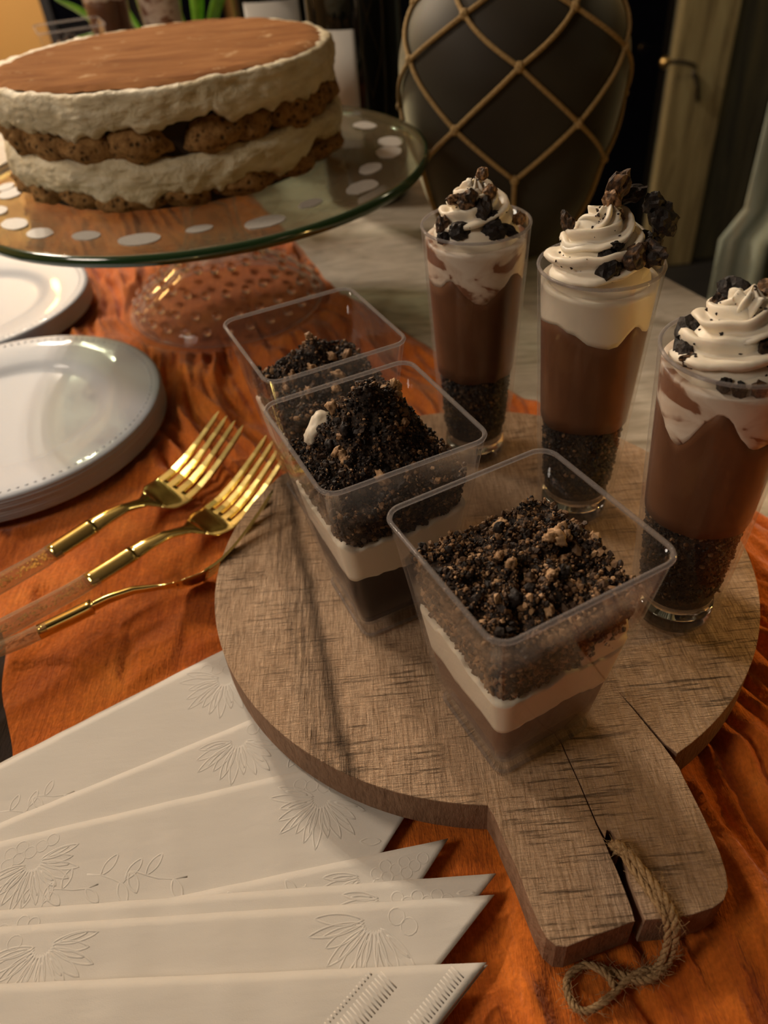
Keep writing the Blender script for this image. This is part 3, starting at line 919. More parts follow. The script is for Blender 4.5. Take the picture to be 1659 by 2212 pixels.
def make_parfait(label, loc, lo_top, hi_bot, seed, whip, chunks, speck=160, group='layered parfaits in the shot glasses'):
    t = thing('chocolate_parfait', label, 'dessert', loc, (0, 0, 0), group)
    rs = np.random.RandomState(seed)
    v, f = wall_layer(lambda a: 0.0125, lambda a: lo_top + 0.0015 * math.sin(3 * a + seed), 0.0030)
    mesh('crumb_core', v, f, 'crumb_core', t)
    P, S, T = [], [], []
    for _ in range(2100):
        a = rs.uniform(0, 2 * PI); z = rs.uniform(0.0165, lo_top + 0.003)
        r = gr(z) - 0.0026 - abs(rs.normal(0, 0.0002))
        P.append((r * math.cos(a), r * math.sin(a), z)); S.append(rs.choice([0.0004, 0.0006, 0.0009])); T.append(np.clip(rs.normal(0.36, 0.2), 0, 0.8))
    crumbs('crumb_layer', P, S, T, seed, t)
    wv = wob(seed, 0.002)
    v, f = wall_layer(lambda a: lo_top - 0.001 + 0.0012 * wob(seed + 4, 1.0)(a), lambda a: hi_bot(a) + 0.001, 0.0013)
    mesh('pudding_layer', v, f, 'pudding', t)
    v, f = wall_layer(lambda a: hi_bot(a) + wv(a), lambda a: 0.1010, 0.00125)
    mesh('cream_layer', v, f, 'cream_mixed' if seed != 2 else 'cream', t)
    wb, wH, wt, wr, wz = whip
    v, f = swirl(wb, wH, wt, wr, wz, seed)
    nv = []
    for q in v:
        q = Vector(q)
        q += Vector((noise.noise(q * 160), noise.noise(q * 160 + Vector((9, 0, 0))), noise.noise(q * 160 + Vector((0, 9, 0))))) * 0.0010
        r_ = math.hypot(q.x, q.y)
        if q.z < GH + 0.001 and r_ > GRT - 0.0026:
            q.x *= (GRT - 0.0026) / r_; q.y *= (GRT - 0.0026) / r_
        nv.append(q)
    mesh('whipped_cream', nv, f, 'cream', t)
    # plug of cream under the piping
    v, f = lathe([(0.0005, 0.094), (0.0165, 0.094), (0.0172, 0.100), (0.0145, wz + 0.003), (0.009, wz + wH * 0.45), (0.0005, wz + wH * 0.7)], 32, True, True)
    mesh('cream_plug', v, f, 'cream', t)
    for k, (x, y, z, s_, tn, sq) in enumerate(chunks):
        s_ *= 1.12
        if z - s_ * 1.5 < GH:
            r_ = math.hypot(x, y); mx = 0.0194 - s_ * 1.5
            if r_ > mx: x, y = x * mx / r_, y * mx / r_
        v, f = lump(s_ * 1.1, seed * 7 + k * 2.1, 0.36, 1.3, sq, grit=0.26)
        o = mesh('cookie_chunk', v, f, 'crumb', t, smooth=False, attr=[tn + 0.45 * noise.noise(Vector(q) * 900 + Vector((k, 0, 0))) for q in v])
        o.location = (x, y, z)
        o.rotation_euler = (rs.uniform(-0.5, 0.5), rs.uniform(-0.5, 0.5), rs.uniform(0, 6))
    P, S, T = [], [], []
    vv = [Vector(q) for q in nv]
    for _ in range(speck):
        q = vv[rs.randint(len(vv))]
        if q.z < wz: continue
        P.append(q * 1.0); S.append(rs.choice([0.0002, 0.0003, 0.00045, 0.0006])); T.append(rs.uniform(0.1, 0.6))
    crumbs('speck_layer', [tuple(p) for p in P], S, T, seed + 50, t)
    return t

# angle 0 = +x (right), -90 deg = towards the camera
def hb1(a):
    d = math.cos(a + R_(90))            # 1 in front
    return 0.0855 - 0.0035 * math.exp(-((a_diff(a, -92)) / 22) ** 2) + 0.005 * (math.exp(-((a_diff(a, -128)) / 14) ** 2) + math.exp(-((a_diff(a, -48)) / 18) ** 2))
def hb2(a): return 0.0860 + 0.004 * math.exp(-((a_diff(a, -150)) / 30) ** 2) - 0.002 * math.exp(-((a_diff(a, -95)) / 25) ** 2) + 0.005 * math.exp(-((a_diff(a, -62)) / 12) ** 2)
def hb3(a): return 0.090 - 0.007 * math.exp(-((a_diff(a, -80)) / 30) ** 2) - 0.009 * math.exp(-((a_diff(a, -150)) / 22) ** 2) + 0.008 * math.exp(-((a_diff(a, -118)) / 20) ** 2)
G1, G2, G3 = (0.0450, 0.2866, 0.0002), (0.0796, 0.2409, 0.0002), (0.1003, 0.1803, 0.0002)
make_glass('slender clear shot glass farthest back, in front of the roped vase', G1)
make_glass('slender clear shot glass in the middle of the row of three', G2)
make_glass('slender clear shot glass at the right end of the row, nearest the camera', G3)
BK, MD, TN = 0.12, 0.55, 0.72
c1 = [(-0.009, -0.0135, 0.1075, 0.0034, BK, (1.1, .8, .8)), (0.005, -0.0135, 0.1075, 0.0034, BK, (1, .8, .9)), (0.011, -0.0125, 0.1062, 0.0026, BK, (1.5, .7, .6)),
      (-0.0155, -0.008, 0.108, 0.0027, MD, (.7, .7, 1.2)), (-0.0165, -0.011, 0.1050, 0.0019, BK, (1, 1, 1)), (-0.004, -0.007, 0.1170, 0.0034, MD, (1.2, .8, .8)),
      (0.001, -0.009, 0.1135, 0.0032, 0.35, (.9, .8, 1.2)), (0.004, -0.006, 0.1190, 0.0020, TN, (1, 1, 1)), (-0.0085, -0.004, 0.1165, 0.0022, TN, (1.3, .8, .7)),
      (0.002, -0.001, 0.1238, 0.0018, TN, (1, 1, 1)), (0.0165, -0.006, 0.108, 0.0019, TN, (1, 1, 1)), (0.0048, -0.010, 0.1118, 0.0016, BK, (1, 1, 1))]
make_parfait('chocolate parfait with a small swirl and two black cookie lumps', G1, 0.046, hb1, 1, (0.0152, 0.0150, 2.4, 0.0066, 0.1040), c1)
c2 = [(-0.002, -0.0155, 0.1105, 0.0042, BK, (1.1, .8, .9)), (0.0060, -0.0135, 0.1130, 0.0035, MD, (1.1, .8, .9)), (0.0115, -0.0118, 0.1128, 0.0034, 0.42, (1.3, .8, .8)),
      (0.0015, -0.010, 0.1160, 0.0022, BK, (1.5, .7, .6)), (0.0190, 0.001, 0.1180, 0.0042, BK, (.8, .8, 1.1)), (0.0205, -0.004, 0.1120, 0.0036, BK, (1, .8, 1)),
      (0.0165, 0.004, 0.1225, 0.0034, BK, (.9, .8, 1)), (0.0035, 0.003, 0.1290, 0.0034, MD, (.8, .8, 1.4)), (0.0015, 0.001, 0.1262, 0.0028, TN, (1, .8, 1)),
      (0.0090, 0.005, 0.1260, 0.0028, 0.3, (1.5, .8, .7)), (-0.012, 0.002, 0.1200, 0.0022, MD, (.9, .7, 1.2)), (0.003, -0.001, 0.1215, 0.0018, TN, (1, 1, 1))]
make_parfait('chocolate parfait with a tall swirl crowned by upright cookie shards', G2, 0.048, hb2, 2, (0.0172, 0.0175, 2.6, 0.0072, 0.1050), c2)
c3 = [(-0.0135, 0.006, 0.1080, 0.0036, BK, (1.5, .9, .7)), (-0.0165, -0.001, 0.1065, 0.0030, 0.3, (.8, 1.1, .8)), (-0.0145, -0.005, 0.1062, 0.0022, MD, (1.4, .7, .7)), (-0.002, 0.006, 0.1190, 0.0034, BK, (1.2, .9, .9)),
      (-0.006, 0.005, 0.1155, 0.0028, MD, (.7, .7, 1.3)), (0.002, -0.010, 0.1110, 0.0030, 0.45, (1, .8, 1)), (-0.009, -0.014, 0.1030, 0.0020, BK, (1, .8, .8)),
      (-0.0055, -0.0165, 0.1022, 0.0020, BK, (1, .8, 1)), (0.007, -0.016, 0.1050, 0.0034, BK, (1.6, .7, .7)), (0.010, -0.005, 0.1150, 0.0040, BK, (1, 1, 1.1)), (0.0065, 0.002, 0.1200, 0.0030, TN, (1, 1, 1)),
      (-0.007, -0.003, 0.1135, 0.0020, BK, (1.1, .8, .8)), (-0.001, -0.0175, 0.1030, 0.0016, MD, (1, 1, 1))]
make_parfait('chocolate parfait with broken cookie and a swirl leaning right, nearest the camera', G3, 0.050, hb3, 3, (0.0160, 0.0160, 2.3, 0.0070, 0.1040), c3)

# ------------------------------------------------------------------ cake stand
SCX, SCY = -0.0945, 0.5125
PZ = 0.0700
st = thing('cake_stand', 'clear glass cake stand with frosted dots and a green edged plate', 'cake stand', (SCX, SCY, TZ + 0.0032))
zb = PZ - (TZ + 0.0032)
def dish(r): return 0.004 * max(0, (r - 0.115) / 0.028) ** 2
PR = 0.1430
top = [(r, zb + dish(r)) for r in (0.0005, 0.03, 0.06, 0.09, 0.11, 0.12, 0.13, 0.138, PR - 0.001)]
bot = [(r, zb + dish(r) - 0.0058) for r in (PR - 0.001, 0.138, 0.13, 0.12, 0.11, 0.09, 0.06, 0.03, 0.0005)]
v, f = lathe(top + bot, 128, True, True)
mesh('plate', v, f, 'plate_glass', st)
zr = zb + dish(PR)
v, f = lathe([(PR - 0.0011, zr), (PR + 0.0006, zr - 0.0004), (PR + 0.0013, zr - 0.0029), (PR + 0.0006, zr - 0.0054), (PR - 0.0011, zr - 0.0058)], 160)
mesh('plate_edge', v, f, 'green_edge', st)
# frosted dots round the plate
dots = [(-0.113, 0.4012, 1.0), (-0.1438, 0.4141, .75), (-0.1714, 0.4245, .8), (-0.0824, 0.4081, .62), (-0.0477, 0.409, 1.0), (-0.0239, 0.4305, .65), (0.0055, 0.4488, 1.0), (0.0118, 0.4804, .85), (0.0248, 0.5088, 1.0), (-0.191, 0.4433, .9), (-0.2083, 0.468, .7), (-0.2105, 0.50, .9)]
rd = random.Random(5)
for k in range(9):
    a = R_(8 + k * 21.5)
    dots.append((SCX + 0.123 * math.cos(a), SCY + 0.123 * math.sin(a), rd.choice([0.65, 0.9, 1.0])))
for (x, y, s_) in dots:
    ring = []
    a0 = math.atan2(y - SCY, x - SCX)
    vv = [(0, 0, 0)]
    for k in range(24):
        a = 2 * PI * k / 24
        rr = 0.0100 * s_ * (1 + 0.10 * noise.noise(Vector((math.cos(a) * 2, math.sin(a) * 2, x * 90))))
        vv.append((rr * 0.78 * math.cos(a), rr * 1.15 * math.sin(a), 0))
    ff = [(0, k + 1, (k + 1) % 24 + 1) for k in range(24)]
    vb = [(x_, y_, -0.0006) for x_, y_, _ in vv]
    allv = vv + vb
    ff += [(25, 25 + (k + 1) % 24 + 1, 25 + k + 1) for k in range(24)] + [(k + 1, 25 + k + 1, 25 + (k + 1) % 24 + 1, (k + 1) % 24 + 1) for k in range(24)]
    o = mesh('frosted_dot', allv, ff, 'frosted_dot', st, smooth=False)
    rr = math.hypot(x - SCX, y - SCY)
    o.location = (x - SCX, y - SCY, zb + dish(rr) + 0.00075)
    o.rotation_euler = (0, 0, a0)
# hollow trumpet foot
H_ = zb - 0.006
outp = [(0.0005, H_), (0.024, H_), (0.0205, H_ - 0.006), (0.0172, H_ * 0.78), (0.0185, H_ * 0.62), (0.0235, H_ * 0.48), (0.034, H_ * 0.35), (0.0475, H_ * 0.24), (0.0585, H_ * 0.15), (0.0648, H_ * 0.08), (0.0665, H_ * 0.035), (0.066, 0.0)]
inp = [(0.0625, 0.0), (0.062, H_ * 0.03), (0.056, H_ * 0.09), (0.045, H_ * 0.18), (0.031, H_ * 0.29), (0.0195, H_ * 0.44), (0.0135, H_ * 0.60), (0.0125, H_ * 0.78), (0.0005, H_ * 0.84)]
v, f = lathe(outp + inp, 96, True, True)
mesh('foot', v, f, 'stand_glass', st)
v, f = lathe([(0.0675, 0.0), (0.0685, 0.0018), (0.0675, 0.0036), (0.066, 0.003)], 96)
mesh('foot_rim', v, f, 'stand_glass', st)
hb_ = MB()
for row, (rr, zz) in enumerate(((0.0285, 0.415), (0.042, 0.283), (0.0545, 0.185), (0.0628, 0.107))):
    n_ = 16 + row * 4
    for k in range(n_):
        a = 2 * PI * (k + 0.5 * (row % 2)) / n_
        sc = 0.0034
        hb_.add([(rr * math.cos(a) + p[0] * sc, rr * math.sin(a) + p[1] * sc, zz * H_ + p[2] * sc) for p in ICO3[0][:0]] or
                [(rr * math.cos(a) + p[0] * sc, rr * math.sin(a) + p[1] * sc, zz * H_ + 0.0008 + p[2] * sc) for p in ICO[0]], ICO[1])
o = hb_.build('glass_bead', 'clear_glass', st); o['kind'] = 'stuff'; o.name = 'bead_trim'

# ------------------------------------------------------------------ tiramisu cake
KX, KY = -0.1075, 0.5365
KR = 0.1030
ck = thing('tiramisu_cake', 'round two layer tiramisu cake dusted with cocoa on the glass stand', 'cake', (KX, KY, PZ + 0.0006))
KH = 0.0620
v, f = lathe([(0.0005, 0.0006), (0.094, 0.0006), (0.0955, 0.006), (0.0955, 0.052), (0.0005, 0.056)], 72, True, True)
mesh('cake_core', v, f, 'cake_gap', ck)
def cream_band(name, zlo, zhi, seed, topcap=False, bulge=0.0025):
    seg, st_ = 420, 34
    rs = []
    for j in range(st_ + 1):
        t = j / st_
        ring = []
        for i in range(seg):
            a = 2 * PI * i / seg
            ca, sa = math.cos(a), math.sin(a)
            lo, hi = zlo(a), zhi(a)
            z = lo + (hi - lo) * t
            r = KR - 0.0005 + bulge * math.sin(PI * min(1, max(0, t))) - 0.0022 * (1 - min(1, t * 5)) ** 2
            if not topcap: r -= 0.0022 * (1 - min(1, (1 - t) * 5)) ** 2
            q = Vector((ca * 5.0, sa * 5.0, z * 60 + seed))
            r += 0.0022 * noise.noise(q) + 0.0012 * noise.noise(q * 2.7) + 0.0007 * noise.noise(Vector((ca * 18, sa * 18, z * 420))) 
            r += 0.0005 * abs(noise.noise(Vector((ca * 40, sa * 40, z * 700))))
            ring.append((r * ca, r * sa, z))
        rs.append(ring)
    if topcap:
        for s_, dz in ((0.975, 0.0010), (0.94, 0.0008), (0.85, 0.0), (0.6, 0.0), (0.3, 0), (0.01, 0)):
            rs.append([(x * s_, y * s_, z + dz) for x, y, z in rs[st_]])
    else:
        rs.append([(x * 0.9, y * 0.9, z) for x, y, z in rs[st_]])
    rs = [[(x * 0.9, y * 0.9, z) for x, y, z in rs[0]]] + rs
    v, f = rings(rs, False, topcap)
    return mesh(name, v, f, 'cake_cream', ck)
def wz(seed, amp, fr=4.0):
    def g(a):
        p = Vector((math.cos(a) * fr, math.sin(a) * fr, seed))
        return amp * (noise.noise(p) + 0.55 * noise.noise(p * 2.3) + 0.3 * noise.noise(p * 6.1))
    return g
la, lb_, lc = wz(2.2, 0.0075), wz(7.7, 0.0022, 3.0), wz(12.3, 0.0080)
ld = wz(31.0, 0.0012, 6)
cream_band('cream_layer', lambda a: max(0.0012, 0.0098 + lc(a)), lambda a: 0.0285 + lb_(a), 3.0)
cream_band('cream_layer', lambda a: 0.0420 + la(a), lambda a: KH - 0.0012 + ld(a), 8.0, True, 0.0018)
# ladyfinger lumps showing between the cream
rl = random.Random(12)
for layer, (z0, zh, n_) in enumerate(((0.0065, 0.0078, 19), (0.0345, 0.0108, 20))):
    for k in range(n_):
        a = 2 * PI * (k + rl.uniform(-0.25, 0.25)) / n_
        wdt = rl.uniform(0.013, 0.023)
        v, f = lump(1.0, layer * 50 + k, 0.28, 1.3, (0.016, wdt, zh * rl.uniform(0.9, 1.12)))
        zc_ = z0 + rl.uniform(-0.0008, 0.0008) + (0.002 if layer == 0 else 0)
        v = [(q[0], q[1], max(q[2], 0.0008 - zc_)) for q in v]
        o = mesh('ladyfinger', v, f, 'sponge', ck)
        rr = KR - (0.0132 if layer == 0 else 0.0152) + rl.uniform(-0.001, 0.0016)
        o.location = (rr * math.cos(a), rr * math.sin(a), zc_)
        o.rotation_euler = (0, 0, a + rl.uniform(-0.25, 0.25))
# cocoa dusting on top
rs_ = []
for s_ in (0.01, 0.2, 0.4, 0.6, 0.8, 0.9, 0.95, 1.0):
    ring = []
    for i in range(220):
        a = 2 * PI * i / 220
        ca, sa = math.cos(a), math.sin(a)
        rmax = KR * (0.950 - 0.10 * math.exp(-(a_diff(a, 130) / 45) ** 2)) + 0.0022 * noise.noise(Vector((ca * 9, sa * 9, 1))) + 0.0016 * noise.noise(Vector((ca * 30, sa * 30, 1)))
        r = rmax * s_
        z = KH + 0.0010 + 0.0007 * noise.noise(Vector((r * ca * 30, r * sa * 30, 0))) + 0.0004 * noise.noise(Vector((r * ca * 160, r * sa * 160, 0)))
        z += 0.0014 * math.exp(-((s_ - 1) / 0.1) ** 2) * (0.3 + 0.7 * max(0, noise.noise(Vector((ca * 3, sa * 3, 4))))) 
        if s_ == 1.0: z -= 0.0020
        ring.append((r * ca, r * sa, z))
    rs_.append(ring)
v, f = rings(rs_, True, False)
mesh('cocoa_dusting', v, [q[::-1] if len(q) == 4 and False else q for q in f], 'cocoa', ck)

# ------------------------------------------------------------------ plate stacks
def plate_profile():
    up_ = [(0.0005, 0.0009), (0.046, 0.0009), (0.049, 0.0012), (0.052, 0.0024), (0.055, 0.0036), (0.058, 0.0043), (0.070, 0.0056), (0.0800, 0.0066), (0.0825, 0.0064), (0.0836, 0.0056)]
    return up_ + [(r, z - 0.0009) for r, z in up_[::-1]]
v, f = lathe(plate_profile(), 96, True, True)
plate_mesh = None
def stack(cx_, cy_, n_, zs, which, tilt):
    global plate_mesh
    for k in range(n_):
        pos = 'topmost of the %s stack' % which if k == n_ - 1 else ('bottom of the %s stack' % which if k == 0 else 'inside the %s stack' % which)
        if plate_mesh is None:
            o = mesh('dessert_plate', v, f, 'white_plate'); plate_mesh = o.data
        else:
            o = bpy.data.objects.new('dessert_plate', plate_mesh); COL.objects.link(o)
        o.location = (cx_ + rl.uniform(-0.0003, 0.0003), cy_ + rl.uniform(-0.0003, 0.0003), zs + k * 0.00140)
        if k == n_ - 1: lb2 = 'white plastic dessert plate lying topmost on the %s' % which
        elif k == 0: lb2 = 'white plastic dessert plate at the very bottom of the %s' % which
        else: lb2 = 'white dessert plate, %s from the bottom of the %s' % (('second', 'third', 'fourth', 'fifth', 'sixth', 'seventh', 'eighth')[k - 1], which)
        tag(o, lb2, 'plate', 'white plates in the %s' % which)
        if k == n_ - 1:
            bd_ = MB()
            for q in range(120):
                a = 2 * PI * q / 120
                bd_.add([(0.0782 * math.cos(a) + p[0] * 0.0011, 0.0782 * math.sin(a) + p[1] * 0.0011, 0.0062 + p[2] * 0.0007) for p in ICO[0]], ICO[1])
            b2 = bd_.build('beaded_border', 'white_plate', o); b2['kind'] = 'stuff'
stack(-0.2000, 0.3660, 9, TZ + 0.0035, 'front stack beside the forks', 0)
stack(-0.2760, 0.5170, 8, TZ + 0.0045, 'rear stack near the cake', 0)

# ------------------------------------------------------------------ forks
def make_fork(label, loc, rot):
    t = thing('fork', label, 'fork', loc, rot, 'gold forks with clear handles on the runner')
    def spine(x):
        xs = [0, 0.070, 0.090, 0.105, 0.115, 0.124, 0.133, 0.142, 0.150, 0.158, 0.166, 0.174, 0.182]
        zs = [0.0032, 0.0040, 0.0060, 0.0078, 0.0076, 0.0054, 0.0028, 0.0026, 0.0046, 0.0086, 0.0138, 0.0196, 0.0258]
        return float(np.interp(x, xs, zs))
    def strip(xs, wd, th, seg=14, ridged=0.0):
        rs = []
        for x in xs:
            ring = []
            w_, h_ = wd(x), th(x)
            for k in range(seg):
                a = 2 * PI * k / seg
                rr = 1 + ridged * math.cos(4 * a)
                ring.append((x, w_ / 2 * math.cos(a) * rr, spine(x) + h_ / 2 * math.sin(a) * rr))
            rs.append(ring)
        return rings(rs, True, True)
    xs = [0.0005 + 0.0800 * k / 24 for k in range(25)]
    v, f = strip(xs, lambda x: 0.0132 - 0.0028 * min(1, x / 0.073) - 0.003 * math.exp(-x / 0.003), lambda x: 0.0056, 12, 0.10)
    mesh('handle', v, f, 'handle_plastic', t, smooth=False)
    fl = MB(); rs2 = np.random.RandomState(3)
    for _ in range(320):
        x = rs2.uniform(0.002, 0.076); y = rs2.uniform(-0.0026, 0.0026); z = spine(x) + rs2.uniform(-0.0012, 0.0012); s_ = rs2.uniform(0.0002, 0.0007)
        fl.add([(x - s_, y - s_, z), (x + s_, y - s_, z + s_ * 0.6), (x + s_, y + s_, z), (x - s_, y + s_, z - s_ * .4)], [(0, 1, 2, 3)])
    o = fl.build('gold_flake', 'gold', t, smooth=False); o['kind'] = 'stuff'; o.name = 'gold_glitter'
    xs = [0.0770 + 0.0215 * k / 10 for k in range(11)]
    v, f = strip(xs, lambda x: 0.0096, lambda x: 0.0060, 16, 0.07)
    mesh('ferrule', v, f, 'gold', t)
    xs = [0.0980 + 0.0342 * k / 16 for k in range(17)]
    v, f = strip(xs, lambda x: float(np.interp(x, [0.098, 0.104, 0.118, 0.126, 0.1322], [0.0100, 0.0090, 0.0062, 0.0072, 0.0180])), lambda x: float(np.interp(x, [0.094, 0.12, 0.1322], [0.0046, 0.0032, 0.0016])), 16, 0.05)
    mesh('neck', v, f, 'gold', t)
    xs = [0.1305 + 0.0145 * k / 8 for k in range(9)]
    v, f = strip(xs, lambda x: float(np.interp(x, [0.1305, 0.135, 0.145], [0.0160, 0.0250, 0.0262])), lambda x: 0.0014, 16)
    mesh('bowl', v, f, 'gold', t)
    for k in range(4):
        y0 = (k - 1.5) * 0.0067
        rs = []
        for q in range(15):
            x = 0.143 + 0.039 * q / 14
            s_ = q / 14
            w_ = 0.0046 * (1 - 0.45 * s_) if q < 14 else 0.0006
            yc = y0 * (1 - 0.10 * s_)
            zc = spine(x)
            rs.append([(x, yc - w_ / 2, zc - 0.0006), (x, yc + w_ / 2, zc - 0.0006), (x, yc + w_ / 2.6, zc + 0.0007), (x, yc - w_ / 2.6, zc + 0.0007)])
        v, f = rings(rs, True, True)
        mesh('tine', v, f, 'gold', t, smooth=False)
    return t
def place_fork(label, neck, yaw, pitch, roll):
    """set the fork so that its neck (local x=0.12) lands at the given point"""
    e = Euler((R_(roll), -R_(pitch), R_(yaw)), 'XYZ')
    off = e.to_matrix() @ Vector((0.120, 0, 0.0070))
    make_fork(label, Vector(neck) - off, e)
place_fork('gold fork with a clear handle, nearest the white plates', (-0.1165, 0.2795, -0.0075), 47, -6, 5)
place_fork('gold fork with a clear handle lying between the other two', (-0.0935, 0.2575, -0.0075), 42, -6, -4)
place_fork('gold fork tipped on its edge, its tines beside the board', (-0.1000, 0.2225, -0.0055), 24, -2, -52)

# ------------------------------------------------------------------ napkins
NAPG = 'white embossed napkins fanned in front of the board'
def petal(m_, c, a, L, W, z, rad=0.00062):
    """raised outline of a petal"""
    pts = []
    n_ = 14
    for k in range(n_ + 1):
        t = k / n_
        pts.append((L * t, W * math.sin(PI * t) ** 0.8 * 0.5))
    for k in range(n_ - 1, 0, -1):
        t = k / n_
        pts.append((L * t, -W * math.sin(PI * t) ** 0.8 * 0.5))
    ca, sa = math.cos(a), math.sin(a)
    P = [(c[0] + x * ca - y * sa, c[1] + x * sa + y * ca) for x, y in pts]
    P = [(x, y, z(x, y)) for x, y in P]
    m_.add(*tube(P, rad, 8, closed=True))
def motif(m_, c, ang, sc, z, lattice=True):
    for k in range(13):
        a = ang + R_(-100 + k * 15)
        L = sc * (0.0105 + 0.0016 * math.sin(k * 2.1))
        petal(m_, (c[0] + math.cos(a) * 0.0022 * sc, c[1] + math.sin(a) * 0.0022 * sc), a, L, 0.0023 * sc, z)
        if k % 2 == 0:
            petal(m_, (c[0] + math.cos(a) * 0.004 * sc, c[1] + math.sin(a) * 0.004 * sc), a + 0.1, L * 0.6, 0.0011 * sc, z)
    if lattice:
        ca, sa = math.cos(ang + PI), math.sin(ang + PI)
        for i in range(6):
            for j in range(5):
                lx = 0.0035 + i * 0.0029; ly = (j - 2 + 0.5 * (i % 2)) * 0.0033
                if abs(ly) > 0.0075 - 0.0004 * i: continue
                x = c[0] + (lx * ca - ly * sa) * sc; y = c[1] + (lx * sa + ly * ca) * sc
                hexp = [(x + 0.00175 * sc * math.cos(PI / 6 * q + ang), y + 0.00175 * sc * math.sin(PI / 6 * q + ang)) for q in range(12)]
                hexp = [(hx, hy, z(hx, hy)) for hx, hy in hexp]
                m_.add(*tube(hexp, 0.00060, 8, closed=True))
        for k in range(5):
            a = ang + PI + R_(-50 + k * 25)
            petal(m_, (c[0] + math.cos(a) * 0.021 * sc, c[1] + math.sin(a) * 0.021 * sc), a, 0.005 * sc, 0.0016 * sc, z)
def sprig(m_, c, ang, sc, z):
    """curling stem with small leaves"""
    P = [(c[0] + (0.0025 * math.sin(t * 1.2) ) * sc * 1.0 + math.cos(ang) * t * 0.0032 * sc, c[1] + math.sin(ang) * t * 0.0032 * sc + 0.0012 * math.cos(t * 1.7) * sc) for t in [q * 0.5 for q in range(13)]]
    m_.add(*tube([(x, y, z(x, y)) for x, y in P], 0.00060, 8))
    for q in range(1, 12, 2):
        p = P[q]
        petal(m_, (p[0], p[1]), ang + (1.0 if q % 4 == 1 else -1.1), 0.0050 * sc, 0.0019 * sc, z)
def make_napkin(label, L, R, z, th, seed, motifs=(), sprigs=(), border=False):
    L, R = Vector(L), Vector(R)
    d = (R - L).normalized()
    nrm = Vector((d.y, -d.x))            # towards the camera
    if nrm.y > 0: nrm = -nrm
    hyp = 0.236
    A = R - d * hyp
    apex = (A + R) / 2 + nrm * hyp / 2
    t = thing('napkin', label, 'napkin', (0, 0, 0), (0, 0, 0), NAPG)
    rs = random.Random(seed)
    layers = 3 if th < 0.002 else 5
    # sheet grid in barycentric rows: s along the fold, q away from it
    nS, nQ = 90, 34
    def wave(x, y):
        fold = noise.noise(Vector(((x * d.x + y * d.y) * 95, (x * nrm.x + y * nrm.y) * 9, seed)))
        return 0.00016 * noise.noise(Vector((x * 60, y * 60, seed))) + 0.00034 * max(-0.4, fold)
    def sheet(z0, thick, inset, name, lip):
        vs_, fs_ = [], []
        def P(s, q, zz):
            qq = q * (1 - 0)
            base = A + d * (hyp * s)
            # rows shrink towards the apex
            p = (A + d * (hyp * (0.5 + (s - 0.5) * (1 - q)))) + nrm * (hyp / 2 * q)
            return p.x, p.y, zz
        for side in (1, 0):
            for j in range(nQ + 1):
                q = (j / nQ) * 0.75
                for i in range(nS + 1):
                    s = 1 - (1 - i / nS) ** 1.0
                    x, y, _ = P(s, q, 0)
                    wv_ = wave(x, y)
                    zz = z0 + (thick if side else 0) + wv_
                    if side:
                        # rounded fold at the long edge
                        e = q * hyp / 2
                        if e < 0.0012: zz -= thick * 0.5 * (1 - e / 0.0012) ** 2
                    vs_.append((x, y, zz))
        m1_ = (nS + 1) * (nQ + 1)
        for j in range(nQ):
            for i in range(nS):
                a = j * (nS + 1) + i
                fs_.append((a, a + nS + 1, a + nS + 2, a + 1))
                fs_.append((m1_ + a, m1_ + a + 1, m1_ + a + nS + 2, m1_ + a + nS + 1))
        for i in range(nS):
            fs_.append((i, i + 1, m1_ + i + 1, m1_ + i))
            b_ = nQ * (nS + 1) + i
            fs_.append((b_ + 1, b_, m1_ + b_, m1_ + b_ + 1))
        for j in range(nQ):
            a = j * (nS + 1) + nS
            fs_.append((a, a + nS + 1, m1_ + a + nS + 1, m1_ + a))
            b_ = j * (nS + 1)
            fs_.append((b_ + nS + 1, b_, m1_ + b_, m1_ + b_ + nS + 1))
        return mesh(name, vs_, fs_, 'napkin_paper', t)
    k = layers
    for q in range(k):
        o = sheet(z + th * q / k, th / k * 0.93, 0, 'napkin_ply', 0)
        if q < k - 1:
            sh_ = -nrm * 0 + d * rs.uniform(-0.0012, 0.0004)
            o.location = (sh_.x, sh_.y, 0)
    zt = z + th + 0.00002
    zf = lambda x, y: z + th - th / layers * 0.07 + wave(x, y) - 0.00062 + 0.00013
    m_ = MB()
    class Clip(MB):
        def add(s, v, f, tone=0.0):
            for q in v:
                p = Vector((q[0], q[1]))
                e1 = (p - R).dot(nrm)
                e2 = (R - p).dot(d)
                if e1 < 0.0012 or e2 < e1 + 0.0012: return
            MB.add(s, v, f, tone)
    m_ = Clip()
    base = math.atan2(d.y, d.x)
    for (s, e, a, sc) in motifs:     # distance back from the tip along the fold, distance in from the fold
        c = R - d * s + nrm * e
        motif(m_, (c.x, c.y), base + R_(a), sc, zf)
    for (s, e, a, sc) in sprigs:
        c = R - d * s + nrm * e
        sprig(m_, (c.x, c.y), base + R_(a), sc, zf)
    if m_.v:
        m_.build('embossed_flower', 'napkin_paper', t)['kind'] = 'stuff'
    if border:
        b2 = MB()
        ed = (-d + nrm).normalized()  # along the open edge
        inn = (-d - nrm).normalized()
        for row, (off, ln) in enumerate(((0.0020, 0.0042), (0.0135, 0.0058), (0.0205, 0.0012))):
            n_ = int(0.15 / 0.00115)
            for q in range(n_):
                p = R + ed * (0.0025 + q * 0.00115) + inn * off
                # keep on the triangle: below the fold
                if (p - R).dot(nrm) < 0.0006: continue
                q2 = p + inn * ln
                if (q2 - R).dot(nrm) < 0.0006: continue
                b2.add(*tube([(p.x, p.y, zf(p.x, p.y) + 0.00025), (q2.x, q2.y, zf(q2.x, q2.y) + 0.00025)], 0.00034, 6))
